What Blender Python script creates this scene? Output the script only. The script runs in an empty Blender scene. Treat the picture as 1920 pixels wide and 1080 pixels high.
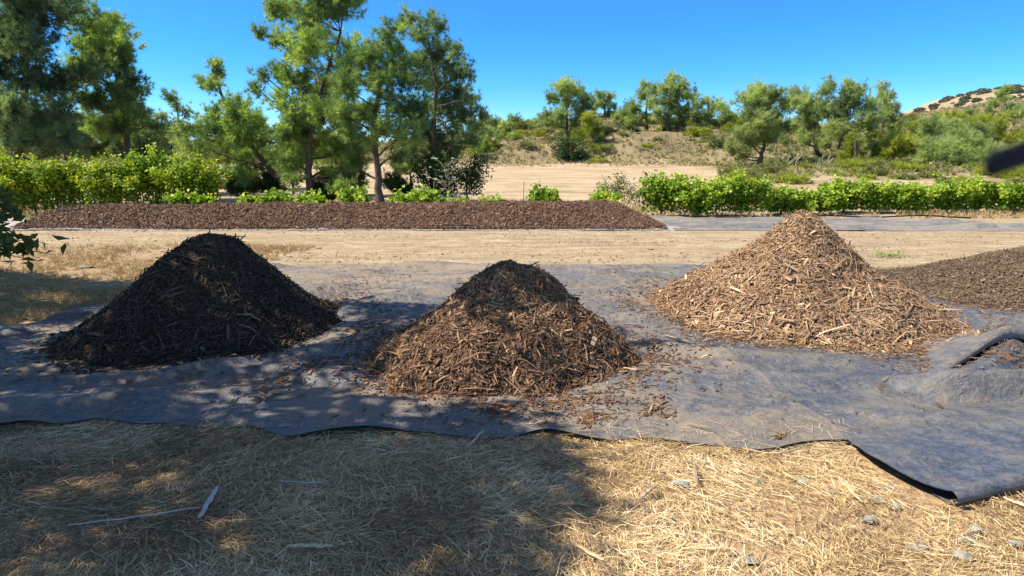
import bpy, math, random
import numpy as np
from mathutils import Vector

# ------------------------------------------------------------------ camera, sky, sun, exposure
sc = bpy.context.scene
COL = sc.collection
F = 1250.0                     # focal length in pixels of a 1920 wide picture
CAMH = 1.7
TH = math.atan(240 / F)
cd = bpy.data.cameras.new('camera'); cam = bpy.data.objects.new('camera', cd); COL.objects.link(cam)
cam.location = (0, 0, CAMH); cam.rotation_euler = (math.pi / 2 - TH, 0, 0)
cd.sensor_width = 36; cd.lens = 36 * F / 1920; cd.clip_start = 0.02; cd.clip_end = 3000
cd.dof.use_dof = True; cd.dof.focus_distance = 7.0; cd.dof.aperture_fstop = 9.0
sc.camera = cam
SUN_EL = math.radians(50); SUN_AZ = math.radians(-92)      # azimuth measured from +Y, negative = left
L = np.array([math.sin(SUN_AZ) * math.cos(SUN_EL), math.cos(SUN_AZ) * math.cos(SUN_EL), math.sin(SUN_EL)])
w = bpy.data.worlds.new('World'); sc.world = w; w.use_nodes = True
wn = w.node_tree.nodes; wl = w.node_tree.links
bg = wn['Background']
sky = wn.new('ShaderNodeTexSky'); sky.sky_type = 'NISHITA'; sky.sun_disc = False
sky.sun_elevation = SUN_EL; sky.sun_rotation = SUN_AZ % (2 * math.pi)
sky.altitude = 2500; sky.air_density = 0.85; sky.dust_density = 0.0; sky.ozone_density = 3.0
hs = wn.new('ShaderNodeHueSaturation'); tcw = wn.new('ShaderNodeTexCoord'); sxw = wn.new('ShaderNodeSeparateXYZ'); mrw = wn.new('ShaderNodeMapRange')
wl.new(tcw.outputs['Generated'], sxw.inputs[0]); wl.new(sxw.outputs[2], mrw.inputs[0])
for i_, v_ in enumerate((.0, .75, 1.55, .8)): mrw.inputs[i_ + 1].default_value = v_
wl.new(mrw.outputs[0], hs.inputs['Saturation']); hs.inputs['Value'].default_value = 1.0
wl.new(sky.outputs[0], hs.inputs['Color']); wl.new(hs.outputs[0], bg.inputs[0]); bg.inputs[1].default_value = 0.13
sd = bpy.data.lights.new('sun', 'SUN'); so = bpy.data.objects.new('sun', sd); COL.objects.link(so)
sd.energy = 4.9; sd.angle = math.radians(0.53); sd.color = (1.0, 0.91, 0.75)
so.rotation_euler = Vector(L).to_track_quat('Z', 'Y').to_euler()
sc.view_settings.view_transform = 'Standard'; sc.view_settings.look = 'None'
sc.view_settings.exposure = 0.82; sc.view_settings.gamma = 1.0
sc.cycles.max_bounces = 6; sc.cycles.transparent_max_bounces = 4

rng = np.random.default_rng(7)
random.seed(7)

# ------------------------------------------------------------------ helpers
def G(px, py):
    """pixel of the 1920x1080 photograph -> point on flat ground"""
    a = TH + math.atan((py - 540) / F)
    Y = CAMH / math.tan(a)
    dep = Y * math.cos(TH) + CAMH * math.sin(TH)
    return np.array([(px - 960) / F * dep, Y])
def W(px, py, Y):
    """pixel -> point on the vertical plane at distance Y"""
    a = -TH - math.atan((py - 540) / F)
    z = CAMH + Y * math.tan(a)
    dep = Y * math.cos(TH) - (z - CAMH) * math.sin(TH)
    return np.array([(px - 960) / F * dep, Y, z])

_perm = np.random.default_rng(3).random((256, 256))
def vnoise(x, y, s=1.0, seed=0):
    x = np.asarray(x, float) / s + seed * 17.31 + 100; y = np.asarray(y, float) / s + seed * 7.77 + 100
    xi = np.floor(x).astype(int); yi = np.floor(y).astype(int)
    fx = x - xi; fy = y - yi; fx = fx * fx * (3 - 2 * fx); fy = fy * fy * (3 - 2 * fy)
    g = lambda a, b: _perm[a & 255, b & 255]
    return (g(xi, yi) * (1 - fx) + g(xi + 1, yi) * fx) * (1 - fy) + (g(xi, yi + 1) * (1 - fx) + g(xi + 1, yi + 1) * fx) * fy
def fbm(x, y, s=1.0, o=4, seed=0):
    t = 0; a = 0.5
    for i in range(o):
        t = t + a * (vnoise(x, y, s, seed + i) - 0.5); s *= 0.5; a *= 0.5
    return t
def sstep(a, b, x):
    t = np.clip((np.asarray(x, float) - a) / (b - a), 0, 1); return t * t * (3 - 2 * t)

class MB:
    def __init__(s): s.v = []; s.f = []; s.a = []; s.n = 0
    def add(s, v, f, var=0.5):
        v = np.asarray(v, np.float32).reshape(-1, 3); f = np.asarray(f, np.int64)
        s.v.append(v); s.f.append(f + s.n); s.n += len(v)
        s.a.append(np.broadcast_to(np.asarray(var, np.float32), (len(v),)).copy())
        return s
    def build(s, name, mat, parent=None, smooth=False):
        me = bpy.data.meshes.new(name)
        V = np.concatenate(s.v); A = np.concatenate(s.a)
        me.vertices.add(len(V)); me.vertices.foreach_set('co', V.ravel())
        tot = sum(f.size for f in s.f); npoly = sum(len(f) for f in s.f)
        me.loops.add(tot); me.loops.foreach_set('vertex_index', np.concatenate([f.ravel() for f in s.f]).astype(np.int32))
        cnt = np.concatenate([np.full(len(f), f.shape[1]) for f in s.f])
        me.polygons.add(npoly)
        me.polygons.foreach_set('loop_start', np.concatenate([[0], np.cumsum(cnt)[:-1]]).astype(np.int32))
        me.polygons.foreach_set('loop_total', cnt.astype(np.int32))
        at = me.attributes.new('var', 'FLOAT', 'POINT'); at.data.foreach_set('value', A)
        me.update(calc_edges=True)
        me.polygons.foreach_set('use_smooth', np.full(npoly, smooth))
        me.materials.append(mat)
        o = bpy.data.objects.new(name, me); COL.objects.link(o)
        if parent is not None: o.parent = parent
        return o

def tag(o, label=None, cat=None, group=None, kind=None):
    if label: o['label'] = label
    if cat: o['category'] = cat
    if group: o['group'] = group
    if kind: o['kind'] = kind
    return o
def empty(name, loc, label, cat, group=None):
    o = bpy.data.objects.new(name, None); COL.objects.link(o); o.location = loc
    o.empty_display_size = 0.2
    return tag(o, label, cat, group)
def copy_tree(o, parent=None):
    c = o.copy(); COL.objects.link(c)
    if parent is not None: c.parent = parent
    for ch in [k for k in bpy.data.objects if k.parent == o]: copy_tree(ch, c)
    return c

def norm(v): return v / (np.linalg.norm(v, axis=-1, keepdims=True) + 1e-9)

def tube(mb, pts, rad, sides=7, var=0.5):
    pts = np.asarray(pts, float); n = len(pts); rad = np.broadcast_to(rad, (n,))
    t = norm(np.gradient(pts, axis=0))
    up = np.where(np.abs(t[:, 2:3]) > 0.9, np.array([[1., 0, 0]]), np.array([[0., 0, 1]]))
    a = norm(np.cross(t, up)); b = np.cross(t, a)
    an = np.arange(sides) * 2 * np.pi / sides
    V = pts[:, None] + rad[:, None, None] * (np.cos(an)[None, :, None] * a[:, None] + np.sin(an)[None, :, None] * b[:, None])
    i = np.arange(n - 1)[:, None] * sides; j = np.arange(sides)[None]; k = (j + 1) % sides
    fcs = np.stack([i + j, i + k, i + k + sides, i + j + sides], -1).reshape(-1, 4)
    mb.add(V.reshape(-1, 3), fcs, var)
    c0 = np.vstack([V[-1], pts[-1] + t[-1] * rad[-1] * 0.3])
    mb.add(c0, [[q, (q + 1) % sides, sides] for q in range(sides)], var)

def sprays(mb, C, D, n, Lr, Wd, spread, var, r=rng):
    """n needle-like triangles from every centre"""
    N = len(C); C = np.repeat(C, n, 0); D = np.repeat(D, n, 0); var = np.repeat(var, n)
    d = norm(D + spread * r.normal(size=(N * n, 3)))
    side = norm(np.cross(d, r.normal(size=(N * n, 3))))
    ln = (Lr * r.uniform(0.6, 1.25, N * n))[:, None]; wd = (Wd * r.uniform(0.7, 1.3, N * n))[:, None]
    b = C + d * ln * 0.05
    V = np.stack([b + side * wd / 2, b - side * wd / 2, b + d * ln], 1).reshape(-1, 3)
    va = np.repeat(np.clip(var + r.normal(0, .08, N * n), 0, 1), 3)
    mb.add(V, np.arange(N * n * 3).reshape(-1, 3), va)

def leaves(mb, P, size, var, r=rng, nrm=None, jit=1.0, asp=1.0):
    """rhombic, slightly folded leaves as two triangles sharing the midrib"""
    N = len(P)
    if nrm is None: nrm = r.normal(size=(N, 3)) + np.array([0, 0, .7])
    nn = norm(nrm + jit * 0.5 * r.normal(size=(N, 3)))
    d = norm(np.cross(nn, r.normal(size=(N, 3)))); s = np.cross(nn, d)
    sz = (size * r.uniform(.6, 1.3, N))[:, None]
    a = P - d * sz * .5; t = P + d * sz * .5
    m = P - d * sz * .08
    l = m + s * sz * .42 * asp + nn * sz * .10; q = m - s * sz * .42 * asp + nn * sz * .10
    V = np.stack([a, l, t, q], 1).reshape(-1, 3)
    i = np.arange(N)[:, None] * 4
    f = np.concatenate([i + np.array([[0, 2, 1]]), i + np.array([[0, 3, 2]])])
    mb.add(V, f, np.repeat(np.clip(var + r.normal(0, .1, N), 0, 1), 4))

def chips(mb, P, Nn, Lr, Wr, Tr, var, r=rng, tilt=.35, down=None):
    """splintered, tapered, slightly bent wood pieces: three rectangular sections each"""
    N = len(P)
    nn = norm(Nn + tilt * r.normal(size=(N, 3)))
    ref = r.normal(size=(N, 3))
    d = norm(np.cross(nn, ref)); s = np.cross(nn, d)
    Lr = Lr[:, None]; Wr = Wr[:, None]; Tr = Tr[:, None]
    bend = r.normal(0, .07, (N, 1)) * Lr
    out = []
    for k, (t, ws) in enumerate(((-.5, r.uniform(.15, 1, (N, 1))), (r.uniform(-.15, .15, (N, 1)), 1.0), (.5, r.uniform(.1, .9, (N, 1))))):
        c = P + d * Lr * t + nn * (0 if k != 1 else bend)
        tw = s * Wr * .5 * ws
        out += [c - tw - nn * Tr * .5, c + tw - nn * Tr * .5, c + tw + nn * Tr * .5, c - tw + nn * Tr * .5]
    V = np.stack(out, 1).reshape(-1, 3)
    q = []
    for b in (0, 4):
        for j in range(4): q.append([b + j, b + (j + 1) % 4, b + 4 + (j + 1) % 4, b + 4 + j])
    q += [[3, 2, 1, 0], [8, 9, 10, 11]]
    f = (np.arange(N)[:, None, None] * 12 + np.array(q)[None]).reshape(-1, 4)
    mb.add(V, f, np.repeat(var, 12))

def grid_faces(nr, nc):
    i = np.arange(nr - 1)[:, None] * nc; j = np.arange(nc - 1)[None]
    return np.stack([i + j, i + j + 1, i + j + 1 + nc, i + j + nc], -1).reshape(-1, 4)

# ------------------------------------------------------------------ materials
class NT:
    def __init__(s, name):
        s.m = bpy.data.materials.new(name); s.m.use_nodes = True
        s.n = s.m.node_tree.nodes; s.l = s.m.node_tree.links
        s.b = s.n['Principled BSDF']; s.out = s.n['Material Output']
    def node(s, t, **kw):
        x = s.n.new(t)
        for k, v in kw.items():
            if k in x.inputs.keys(): s.set(x.inputs[k], v)
            else: setattr(x, k, v)
        return x
    def set(s, inp, v):
        if isinstance(v, bpy.types.NodeSocket): s.l.new(v, inp)
        else: inp.default_value = v
    def ramp(s, fac, stops, interp='LINEAR'):
        x = s.n.new('ShaderNodeValToRGB'); x.color_ramp.interpolation = interp
        e = x.color_ramp.elements
        while len(e) < len(stops): e.new(0.5)
        for q, (p, c) in zip(e, stops):
            q.position = p; q.color = (*c, 1) if len(c) == 3 else c
        s.set(x.inputs[0], fac); return x.outputs[0]
    def noise(s, scale, detail=4, rough=.55, vec=None, dist=0):
        x = s.node('ShaderNodeTexNoise', Scale=scale, Detail=detail, Roughness=rough, Distortion=dist)
        s.set(x.inputs['Vector'], vec if vec is not None else s.pos()); return x.outputs['Fac']
    def pos(s):
        if not hasattr(s, '_p'): s._p = s.n.new('ShaderNodeNewGeometry').outputs['Position']
        return s._p
    def mapping(s, scale, rot=(0, 0, 0)):
        x = s.n.new('ShaderNodeMapping'); x.inputs['Scale'].default_value = scale; x.inputs['Rotation'].default_value = rot
        s.l.new(s.pos(), x.inputs[0]); return x.outputs[0]
    def mix(s, f, a, b, mode='MIX'):
        x = s.n.new('ShaderNodeMix'); x.data_type = 'RGBA'; x.blend_type = mode
        s.set(x.inputs[0], f)
        for i, v in ((6, a), (7, b)):
            if isinstance(v, tuple) and len(v) == 3: v = (*v, 1)
            s.set(x.inputs[i], v)
        return x.outputs[2]
    def math(s, op, a, b=0.0, clamp=False):
        x = s.n.new('ShaderNodeMath'); x.operation = op; x.use_clamp = clamp
        s.set(x.inputs[0], a); s.set(x.inputs[1], b); return x.outputs[0]
    def mr(s, v, a, b, c=0., d=1.):
        x = s.node('ShaderNodeMapRange'); s.set(x.inputs[0], v)
        for i, q in enumerate((a, b, c, d)): x.inputs[i + 1].default_value = q
        return x.outputs[0]
    def attr(s, nm='var'):
        x = s.n.new('ShaderNodeAttribute'); x.attribute_name = nm; return x.outputs['Fac']
    def bump(s, h, dist, strength=1.0, prev=None):
        x = s.node('ShaderNodeBump', Strength=strength, Distance=dist); s.set(x.inputs['Height'], h)
        if prev is not None: s.l.new(prev, x.inputs['Normal'])
        return x.outputs[0]
    def done(s, col, rough=.8, nrm=None, spec=.3):
        s.set(s.b.inputs['Base Color'], col if not isinstance(col, tuple) else (*col, 1)); s.set(s.b.inputs['Roughness'], rough)
        s.b.inputs['Specular IOR Level'].default_value = spec
        if nrm is not None: s.l.new(nrm, s.b.inputs['Normal'])
        return s.m

def foliage_mat(name, stops, transl=.35, rough=.55, spec=.25, tcol=(1.2, 1.35, .5)):
    t = NT(name); c = t.ramp(t.attr(), stops); t.done(c, rough, None, spec)
    tr = t.n.new('ShaderNodeBsdfTranslucent'); t.l.new(t.mix(1.0, c, tcol, 'MULTIPLY'), tr.inputs[0])
    mx = t.n.new('ShaderNodeMixShader'); mx.inputs[0].default_value = transl
    t.l.new(t.b.outputs[0], mx.inputs[1]); t.l.new(tr.outputs[0], mx.inputs[2]); t.l.new(mx.outputs[0], t.out.inputs[0])
    return t.m

M = {}
M['pine'] = foliage_mat('pine_needles', [(0, (.10, .15, .08)), (.5, (.25, .34, .14)), (1, (.49, .57, .19))], .5)
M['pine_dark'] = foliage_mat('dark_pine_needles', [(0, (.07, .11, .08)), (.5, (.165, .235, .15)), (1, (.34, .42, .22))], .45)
M['pine_far'] = foliage_mat('distant_pine_needles', [(0, (.18, .22, .12)), (.5, (.35, .41, .20)), (1, (.56, .60, .26))], .5)
M['pine_yellow'] = foliage_mat('yellow_green_needles', [(0, (.16, .19, .04)), (.5, (.32, .35, .065)), (1, (.50, .50, .09))], .45)
M['vine'] = foliage_mat('vine_leaves', [(0, (.07, .14, .015)), (.5, (.26, .38, .03)), (.9, (.52, .60, .06)), (1, (.60, .56, .12))], .4, .45, .35)
M['vine_yellow'] = foliage_mat('yellowing_vine_leaves', [(0, (.06, .12, .015)), (.5, (.26, .36, .025)), (.8, (.50, .53, .04)), (1, (.58, .46, .03))], .4, .5, .3)
M['scrub'] = foliage_mat('scrub_leaves', [(0, (.12, .12, .06)), (.4, (.19, .20, .085)), (.7, (.28, .30, .09)), (1, (.46, .37, .19))], .25)
M['dark_leaf'] = foliage_mat('dark_shrub_leaves', [(0, (.02, .045, .015)), (.5, (.045, .09, .025)), (1, (.10, .16, .04))], .2)
M['dry'] = foliage_mat('dry_grass_blades', [(0, (.30, .21, .10)), (.5, (.48, .35, .18)), (1, (.62, .48, .26))], .15, .7, .1, (1, 1, .8))
M['shade_leaf'] = foliage_mat('glossy_dark_leaves', [(0, (.02, .04, .015)), (.5, (.05, .08, .02)), (1, (.10, .14, .03))], .4, .4, .4, (2.2, 1.9, .8))
M['straw'] = foliage_mat('straw_stalks', [(0, (.16, .105, .06)), (.35, (.44, .30, .145)), (.65, (.76, .56, .28)), (1, (.95, .80, .54))], .12, .5, .25, (1, .95, .7))

t = NT('bark'); h = t.noise(22, 5, .6, t.mapping((1, 1, .25)))
M['bark'] = t.done(t.ramp(h, [(.3, (.06, .045, .035)), (.7, (.15, .11, .085))]), .9, t.bump(h, .02))

def chip_mat(name, stops, dustc, rough=.75):
    t = NT(name); c = t.ramp(t.attr(), stops)
    n = t.noise(9, 3); c = t.mix(t.mr(n, .35, .75, 0, .35), c, dustc)
    g = t.noise(130, 2); c = t.mix(.55, c, t.ramp(g, [(.3, (.45, .45, .45)), (.7, (1.3, 1.3, 1.3))]), 'MULTIPLY')
    return t.done(c, rough, None, .25)
M['chip_dark'] = chip_mat('dark_bark_chips', [(0, (.03, .02, .014)), (.5, (.075, .05, .033)), (.88, (.15, .105, .07)), (1, (.32, .24, .15))], (.045, .032, .024))  # darkest of the chip ramps, for the leftmost cone
M['chip_mid'] = chip_mat('brown_bark_chips', [(0, (.045, .024, .013)), (.4, (.15, .082, .045)), (.8, (.33, .19, .105)), (1, (.60, .41, .25))], (.11, .065, .04))
M['chip_pale'] = chip_mat('pale_shredded_wood_chips', [(0, (.10, .057, .033)), (.35, (.28, .172, .098)), (.75, (.47, .305, .18)), (1, (.72, .53, .34))], (.22, .135, .08))
M['chip_red'] = chip_mat('reddish_brown_mulch', [(0, (.09, .048, .03)), (.5, (.23, .13, .082)), (.88, (.36, .225, .145)), (1, (.58, .42, .27))], (.17, .10, .068))
M['chip_earth'] = chip_mat('earthy_compost_chips', [(0, (.08, .052, .033)), (.5, (.21, .145, .095)), (.85, (.36, .26, .17)), (1, (.60, .48, .33))], (.18, .125, .085))

# --- ground: dry earth, straw litter, stubble, hill soil, by where they lie
t = NT('dry_earth')
sep = t.n.new('ShaderNodeSeparateXYZ'); t.l.new(t.pos(), sep.inputs[0]); X, Yc = sep.outputs[0], sep.outputs[1]
big = t.noise(.35, 4); mid = t.noise(2.2, 5, .6); fine = t.noise(26, 5, .65); grit = t.noise(120, 3, .6)
streak = t.noise(1.0, 5, .6, t.mapping((.35, 3.2, 1)))
earth = t.ramp(mid, [(.3, (.35, .265, .16)), (.55, (.45, .35, .225)), (.75, (.53, .43, .29))])
earth = t.mix(t.mr(streak, .42, .68, 0, .9), earth, (.29, .215, .14))
earth = t.mix(t.mr(t.noise(1.0, 6, .7, t.mapping((1.1, 5, 1))), .54, .62, 0, .5), earth, (.60, .50, .36))
earth = t.mix(t.mr(grit, .52, .75, 0, .55), earth, (.20, .145, .095))
straw = t.ramp(fine, [(.3, (.23, .155, .095)), (.5, (.42, .29, .17)), (.7, (.58, .42, .25))])
straw = t.mix(t.mr(mid, .55, .75, 0, .5), straw, (.25, .19, .13))
field = t.ramp(t.noise(1.0, 6, .7, t.mapping((.25, 1.6, 1))), [(.35, (.29, .21, .13)), (.5, (.47, .36, .235)), (.7, (.60, .48, .32))])
field = t.mix(t.mr(t.noise(1.2, 6, .75), .52, .66, 0, .6), field, (.25, .185, .115))
hill = t.ramp(t.noise(.28, 6, .65), [(.3, (.12, .10, .06)), (.45, (.21, .165, .10)), (.6, (.31, .235, .14)), (.8, (.42, .33, .21))])
hill = t.mix(t.mr(t.noise(.9, 5, .6), .5, .66, 0, .6), hill, (.22, .215, .09))
hill = t.mix(t.mr(fine, .5, .8, 0, .4), hill, (.16, .13, .09))
yj = t.math('ADD', Yc, t.math('MULTIPLY', t.math('SUBTRACT', mid, .5), 3.0))
c = t.mix(t.mr(yj, 8.3, 10.2), straw, earth)
leftm = t.math('MULTIPLY', t.mr(X, -4.2, -6.5), t.mr(yj, 14.5, 11.5))
c = t.mix(t.math('MULTIPLY', leftm, .85), c, straw)
c = t.mix(t.mr(yj, 21, 27), c, field)
c = t.mix(t.mr(t.math('ADD', Yc, t.math('ADD', t.math('MULTIPLY', t.math('SUBTRACT', big, .5), 14), t.math('MULTIPLY', t.mr(t.math('DIVIDE', X, Yc), .22, .40), 20.0))), 50, 57), c, hill)
b1 = t.bump(t.noise(5, 6, .65), .12, .6); b2 = t.bump(fine, .03, .9, b1)
M['ground'] = t.done(c, .95, b2, .1)

# --- woven plastic ground cover, dusty
def fabric_mat(name, base, dusty, amt, rough=.5):
    t = NT(name)
    wv = t.noise(60, 4, .7, t.mapping((1, 2.2, 1), (0, 0, .5)))
    c = t.mix(t.mr(wv, .38, .65), tuple(v * .55 for v in base), tuple(v * 1.5 for v in base))
    w2 = t.noise(13, 5, .7, t.mapping((1, 1.8, 1), (0, 0, -.4)), 1.0)
    c = t.mix(t.mr(w2, .45, .62, 0, .55), c, tuple(v * 2.3 for v in base))
    d1 = t.noise(.9, 6, .62, t.mapping((.8, 1.7, 1), (0, 0, .35)), .6); d2 = t.noise(7, 6, .7, None, .4)
    dm = t.math('ADD', t.mr(d1, .42, .62, 0, amt), t.mr(d2, .47, .66, 0, amt * .95), True)
    sy = t.n.new('ShaderNodeSeparateXYZ'); t.l.new(t.pos(), sy.inputs[0])
    dm = t.math('ADD', dm, t.math('MULTIPLY', t.mr(sy.outputs[1], 7.5, 10), t.mr(d1, .3, .6, .15, .5)), True)
    c = t.mix(dm, c, dusty)
    d3 = t.noise(3.0, 5, .6, t.mapping((1, 2.5, 1), (0, 0, -.6)))
    c = t.mix(t.mr(d3, .6, .74, 0, amt * .8), c, tuple(v * 1.35 for v in dusty))
    cr = t.math('ABSOLUTE', t.math('SUBTRACT', t.noise(2.2, 4, .5, t.mapping((1, 2.4, 1), (0, 0, .3)), 1.2), .5))
    cr = t.mr(cr, 0, .045)
    n = t.bump(t.noise(3.5, 4, .55), .09, .8); n = t.bump(cr, .012, .3, n); n = t.bump(w2, .012, .5, n); n = t.bump(wv, .006, .9, n)
    return t.done(c, t.mr(dm, 0, 1, rough, .85), n, .5)
M['fab'] = fabric_mat('grey_ground_cover', (.092, .094, .104), (.25, .20, .15), .62)
M['fab_blue'] = fabric_mat('blue_grey_ground_cover', (.068, .076, .096), (.24, .205, .155), .40, .36)
M['fab_far'] = fabric_mat('far_ground_cover', (.085, .09, .10), (.25, .22, .19), .5)
M['fab_pale'] = fabric_mat('dusty_ground_cover', (.27, .27, .29), (.42, .37, .32), .6)

t = NT('grey_stone'); n = t.noise(14, 5, .6)
M['stone'] = t.done(t.mix(t.mr(t.noise(60, 3), .5, .7, 0, .4), t.ramp(n, [(.3, (.20, .205, .185)), (.7, (.36, .365, .33))]), (.45, .36, .22)), .9, t.bump(n, .01))
t = NT('weathered_wood'); n = t.noise(30, 4, .6, t.mapping((1, 4, 1)))
M['wood'] = t.done(t.ramp(n, [(.3, (.20, .15, .10)), (.7, (.46, .37, .26))]), .8, t.bump(n, .004))
t = NT('silvery_wood'); n = t.noise(30, 4, .6)
M['wood_grey'] = t.done(t.ramp(n, [(.3, (.38, .35, .32)), (.7, (.62, .58, .54))]), .7, t.bump(n, .003))
t = NT('pale_split_wood'); n = t.noise(40, 4, .6)
M['wood_pale'] = t.done(t.ramp(n, [(.3, (.45, .32, .18)), (.7, (.72, .56, .35))]), .7, t.bump(n, .003))
t = NT('black_plastic'); M['black'] = t.done((.02, .02, .022), .5)
t = NT('black_webbing'); M['strap'] = t.done((.012, .014, .022), .9, t.bump(t.noise(900, 2), .0005), .1)
t = NT('flower_white'); M['flower'] = t.done((.75, .74, .62), .8)
t = NT('dry_stem'); M['stem'] = t.done((.42, .38, .24), .8)
t = NT('rusty_steel'); M['rust'] = t.done(t.ramp(t.noise(50, 3), [(.3, (.10, .05, .03)), (.7, (.22, .12, .07))]), .8)

# ------------------------------------------------------------------ terrain
CR = np.array([[-2500, 3.0], [-600, 2.9], [200, 3.0], [420, 3.1], [700, 3.3], [880, 4.4], [980, 6.1], [1100, 7.0], [1300, 6.3], [1500, 4.8],
               [1700, 6.5], [1900, 8.5], [2600, 9.5], [4500, 8.0]])
def H(x, y):
    x = np.asarray(x, float); y = np.asarray(y, float)
    px = x / 80 * F + 960
    cr = np.interp(px, CR[:, 0], CR[:, 1])
    foot = 55 + 5 * (vnoise(x, 0 * x, 9, 5) - .5) * 2
    ux = x / np.maximum(y, 1)
    rt = sstep(.24, .42, ux)
    foot = foot - 14 * rt
    t = np.clip((y - foot) / (80 - foot), 0, 1)
    field = 1.45 * (sstep(23, 56, y) * (1 - rt) + sstep(21, 42, y) * rt)
    hil = (cr - 1.45) * (1 - (1 - t) ** (1.6 - .5 * rt))
    rough = fbm(x, y, 9, 5, 2) * 2.6 + np.abs(fbm(x, y * .6, 4.5, 4, 8)) * -1.6
    z = field + hil + rough * sstep(0, .22, t) * (1 - .6 * sstep(80, 95, y))
    z = z - sstep(86, 200, y) * (cr - 2.0) * (x < 30) * .9
    z = z + fbm(x, y, 5, 3, 4) * .10 * sstep(18, 26, y)
    # bare earth bank between the left trees
    z = z + 1.5 * np.exp(-(((x + 17.5) / 2.0) ** 2 + ((y - 32) / 2.4) ** 2))
    return z
def Hn(x, y):
    z = H(x, y)
    z = z + fbm(x, y, .9, 5, 11) * .045 * (1 - sstep(20, 40, y)) + fbm(x, y, .12, 2, 15) * .012 * (1 - sstep(14, 20, y))
    z = z + fbm(x * .2, y, .5, 3, 19) * .05 * sstep(10, 12, y) * (1 - sstep(20, 24, y))
    return z

ys = [-14.0]
while ys[-1] < 520:
    y0 = ys[-1]; ys.append(y0 + (0.5 if y0 < 1.5 else max(.03, .0075 * y0)))
ys = np.array(ys); NC = 520
tt = np.linspace(-1, 1, NC); tt = np.sign(tt) * (np.abs(tt) * .62 + np.abs(tt) ** 3 * .38)
wd = 10 + 1.75 * np.maximum(ys, 0)
GX = tt[None] * wd[:, None]; GY = np.repeat(ys[:, None], NC, 1)
GZ = Hn(GX, GY)
# press the earth down below the sheets so it never pokes through
flat = ((GX > -5.6) & (GX < 8.5) & (GY > 4.2) & (GY < 10.5)) | ((GX > -15) & (GX < 26) & (GY > 16.55) & (GY < 19.0))
GZ = np.where(flat, np.minimum(GZ, 0) - .02, GZ)
GZ = np.where((GY > 10.8) & (GY < 22), np.minimum(GZ, .0 + .03 * (GY < 16) + 9 * (GY > 19.8)), GZ)
g = MB().add(np.stack([GX, GY, GZ], -1).reshape(-1, 3), grid_faces(len(ys), NC)).build('ground', M['ground'], smooth=True)
tag(g, kind='structure')

# far bare hill, right
t = NT('far_hill_soil'); n = t.noise(.05, 6, .6)
cfh = t.ramp(n, [(.35, (.32, .24, .16)), (.65, (.44, .33, .23))])
cfh = t.mix(t.mr(t.noise(.25, 5, .65), .5, .7, 0, .5), cfh, (.30, .26, .16)); M['farhill'] = t.done(cfh, .95, t.bump(t.noise(.3, 5), 1.5, .6), .1)
FH = np.array([[1300, 330], [1480, 280], [1600, 250], [1680, 219], [1720, 203], [1760, 188], [1800, 179], [1860, 174], [1950, 173], [2200, 165], [2700, 170], [3400, 260], [4000, 330]])
def FHz(x, y):
    px = x / 280 * F + 960
    top = CAMH + (300 - np.interp(px, FH[:, 0], FH[:, 1])) / F * 280
    t_ = np.clip((y - 150) / 130, 0, 1); back = 1 - sstep(285, 380, y)
    return -3 + (top + 3) * np.sin(t_ * np.pi / 2) ** .9 * back + fbm(x, y, 30, 5, 31) * 4 * sstep(150, 190, y) * (1 - .75 * sstep(230, 275, y))
hx, hy = np.meshgrid(np.linspace(60, 720, 260), np.linspace(150, 385, 130))
tag(MB().add(np.stack([hx, hy, FHz(hx, hy)], -1).reshape(-1, 3), grid_faces(130, 260)).build('far_hill', M['farhill'], smooth=True), kind='structure')

# ------------------------------------------------------------------ ground-cover sheets
def curve(pts):
    p = np.array(pts, float)
    return lambda x: np.interp(x, p[:, 0], p[:, 1])
front_px = [(-140, 815), (0, 809), (60, 800), (120, 806), (180, 790), (260, 803), (330, 800), (400, 806), (470, 803), (530, 826), (600, 822), (700, 815), (780, 814), (860, 824), (920, 829),
            (980, 822), (1030, 818), (1090, 834), (1160, 832), (1210, 826), (1300, 838), (1400, 850), (1450, 852), (1500, 838), (1560, 834), (1620, 835), (1760, 840), (2000, 850)]
fw = np.array([G(*p) for p in front_px])
def front(x):
    x = np.asarray(x, float)
    o = 0
    for k in (-.08, -.04, 0, .04, .08): o = o + np.interp(x + k, fw[:, 0], fw[:, 1])
    return o / 5
back = curve([(-5.4, 6.1), (-4.9, 6.9), (-4.6, 7.8), (-4.2, 9.4), (-3.77, 10.55), (-2, 10.75), (0, 10.55), (2.6, 10.75), (3.4, 10.4), (4.3, 9.6), (4.95, 8.3), (5.3, 7.6), (5.9, 7.0), (8, 6.4)])
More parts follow.
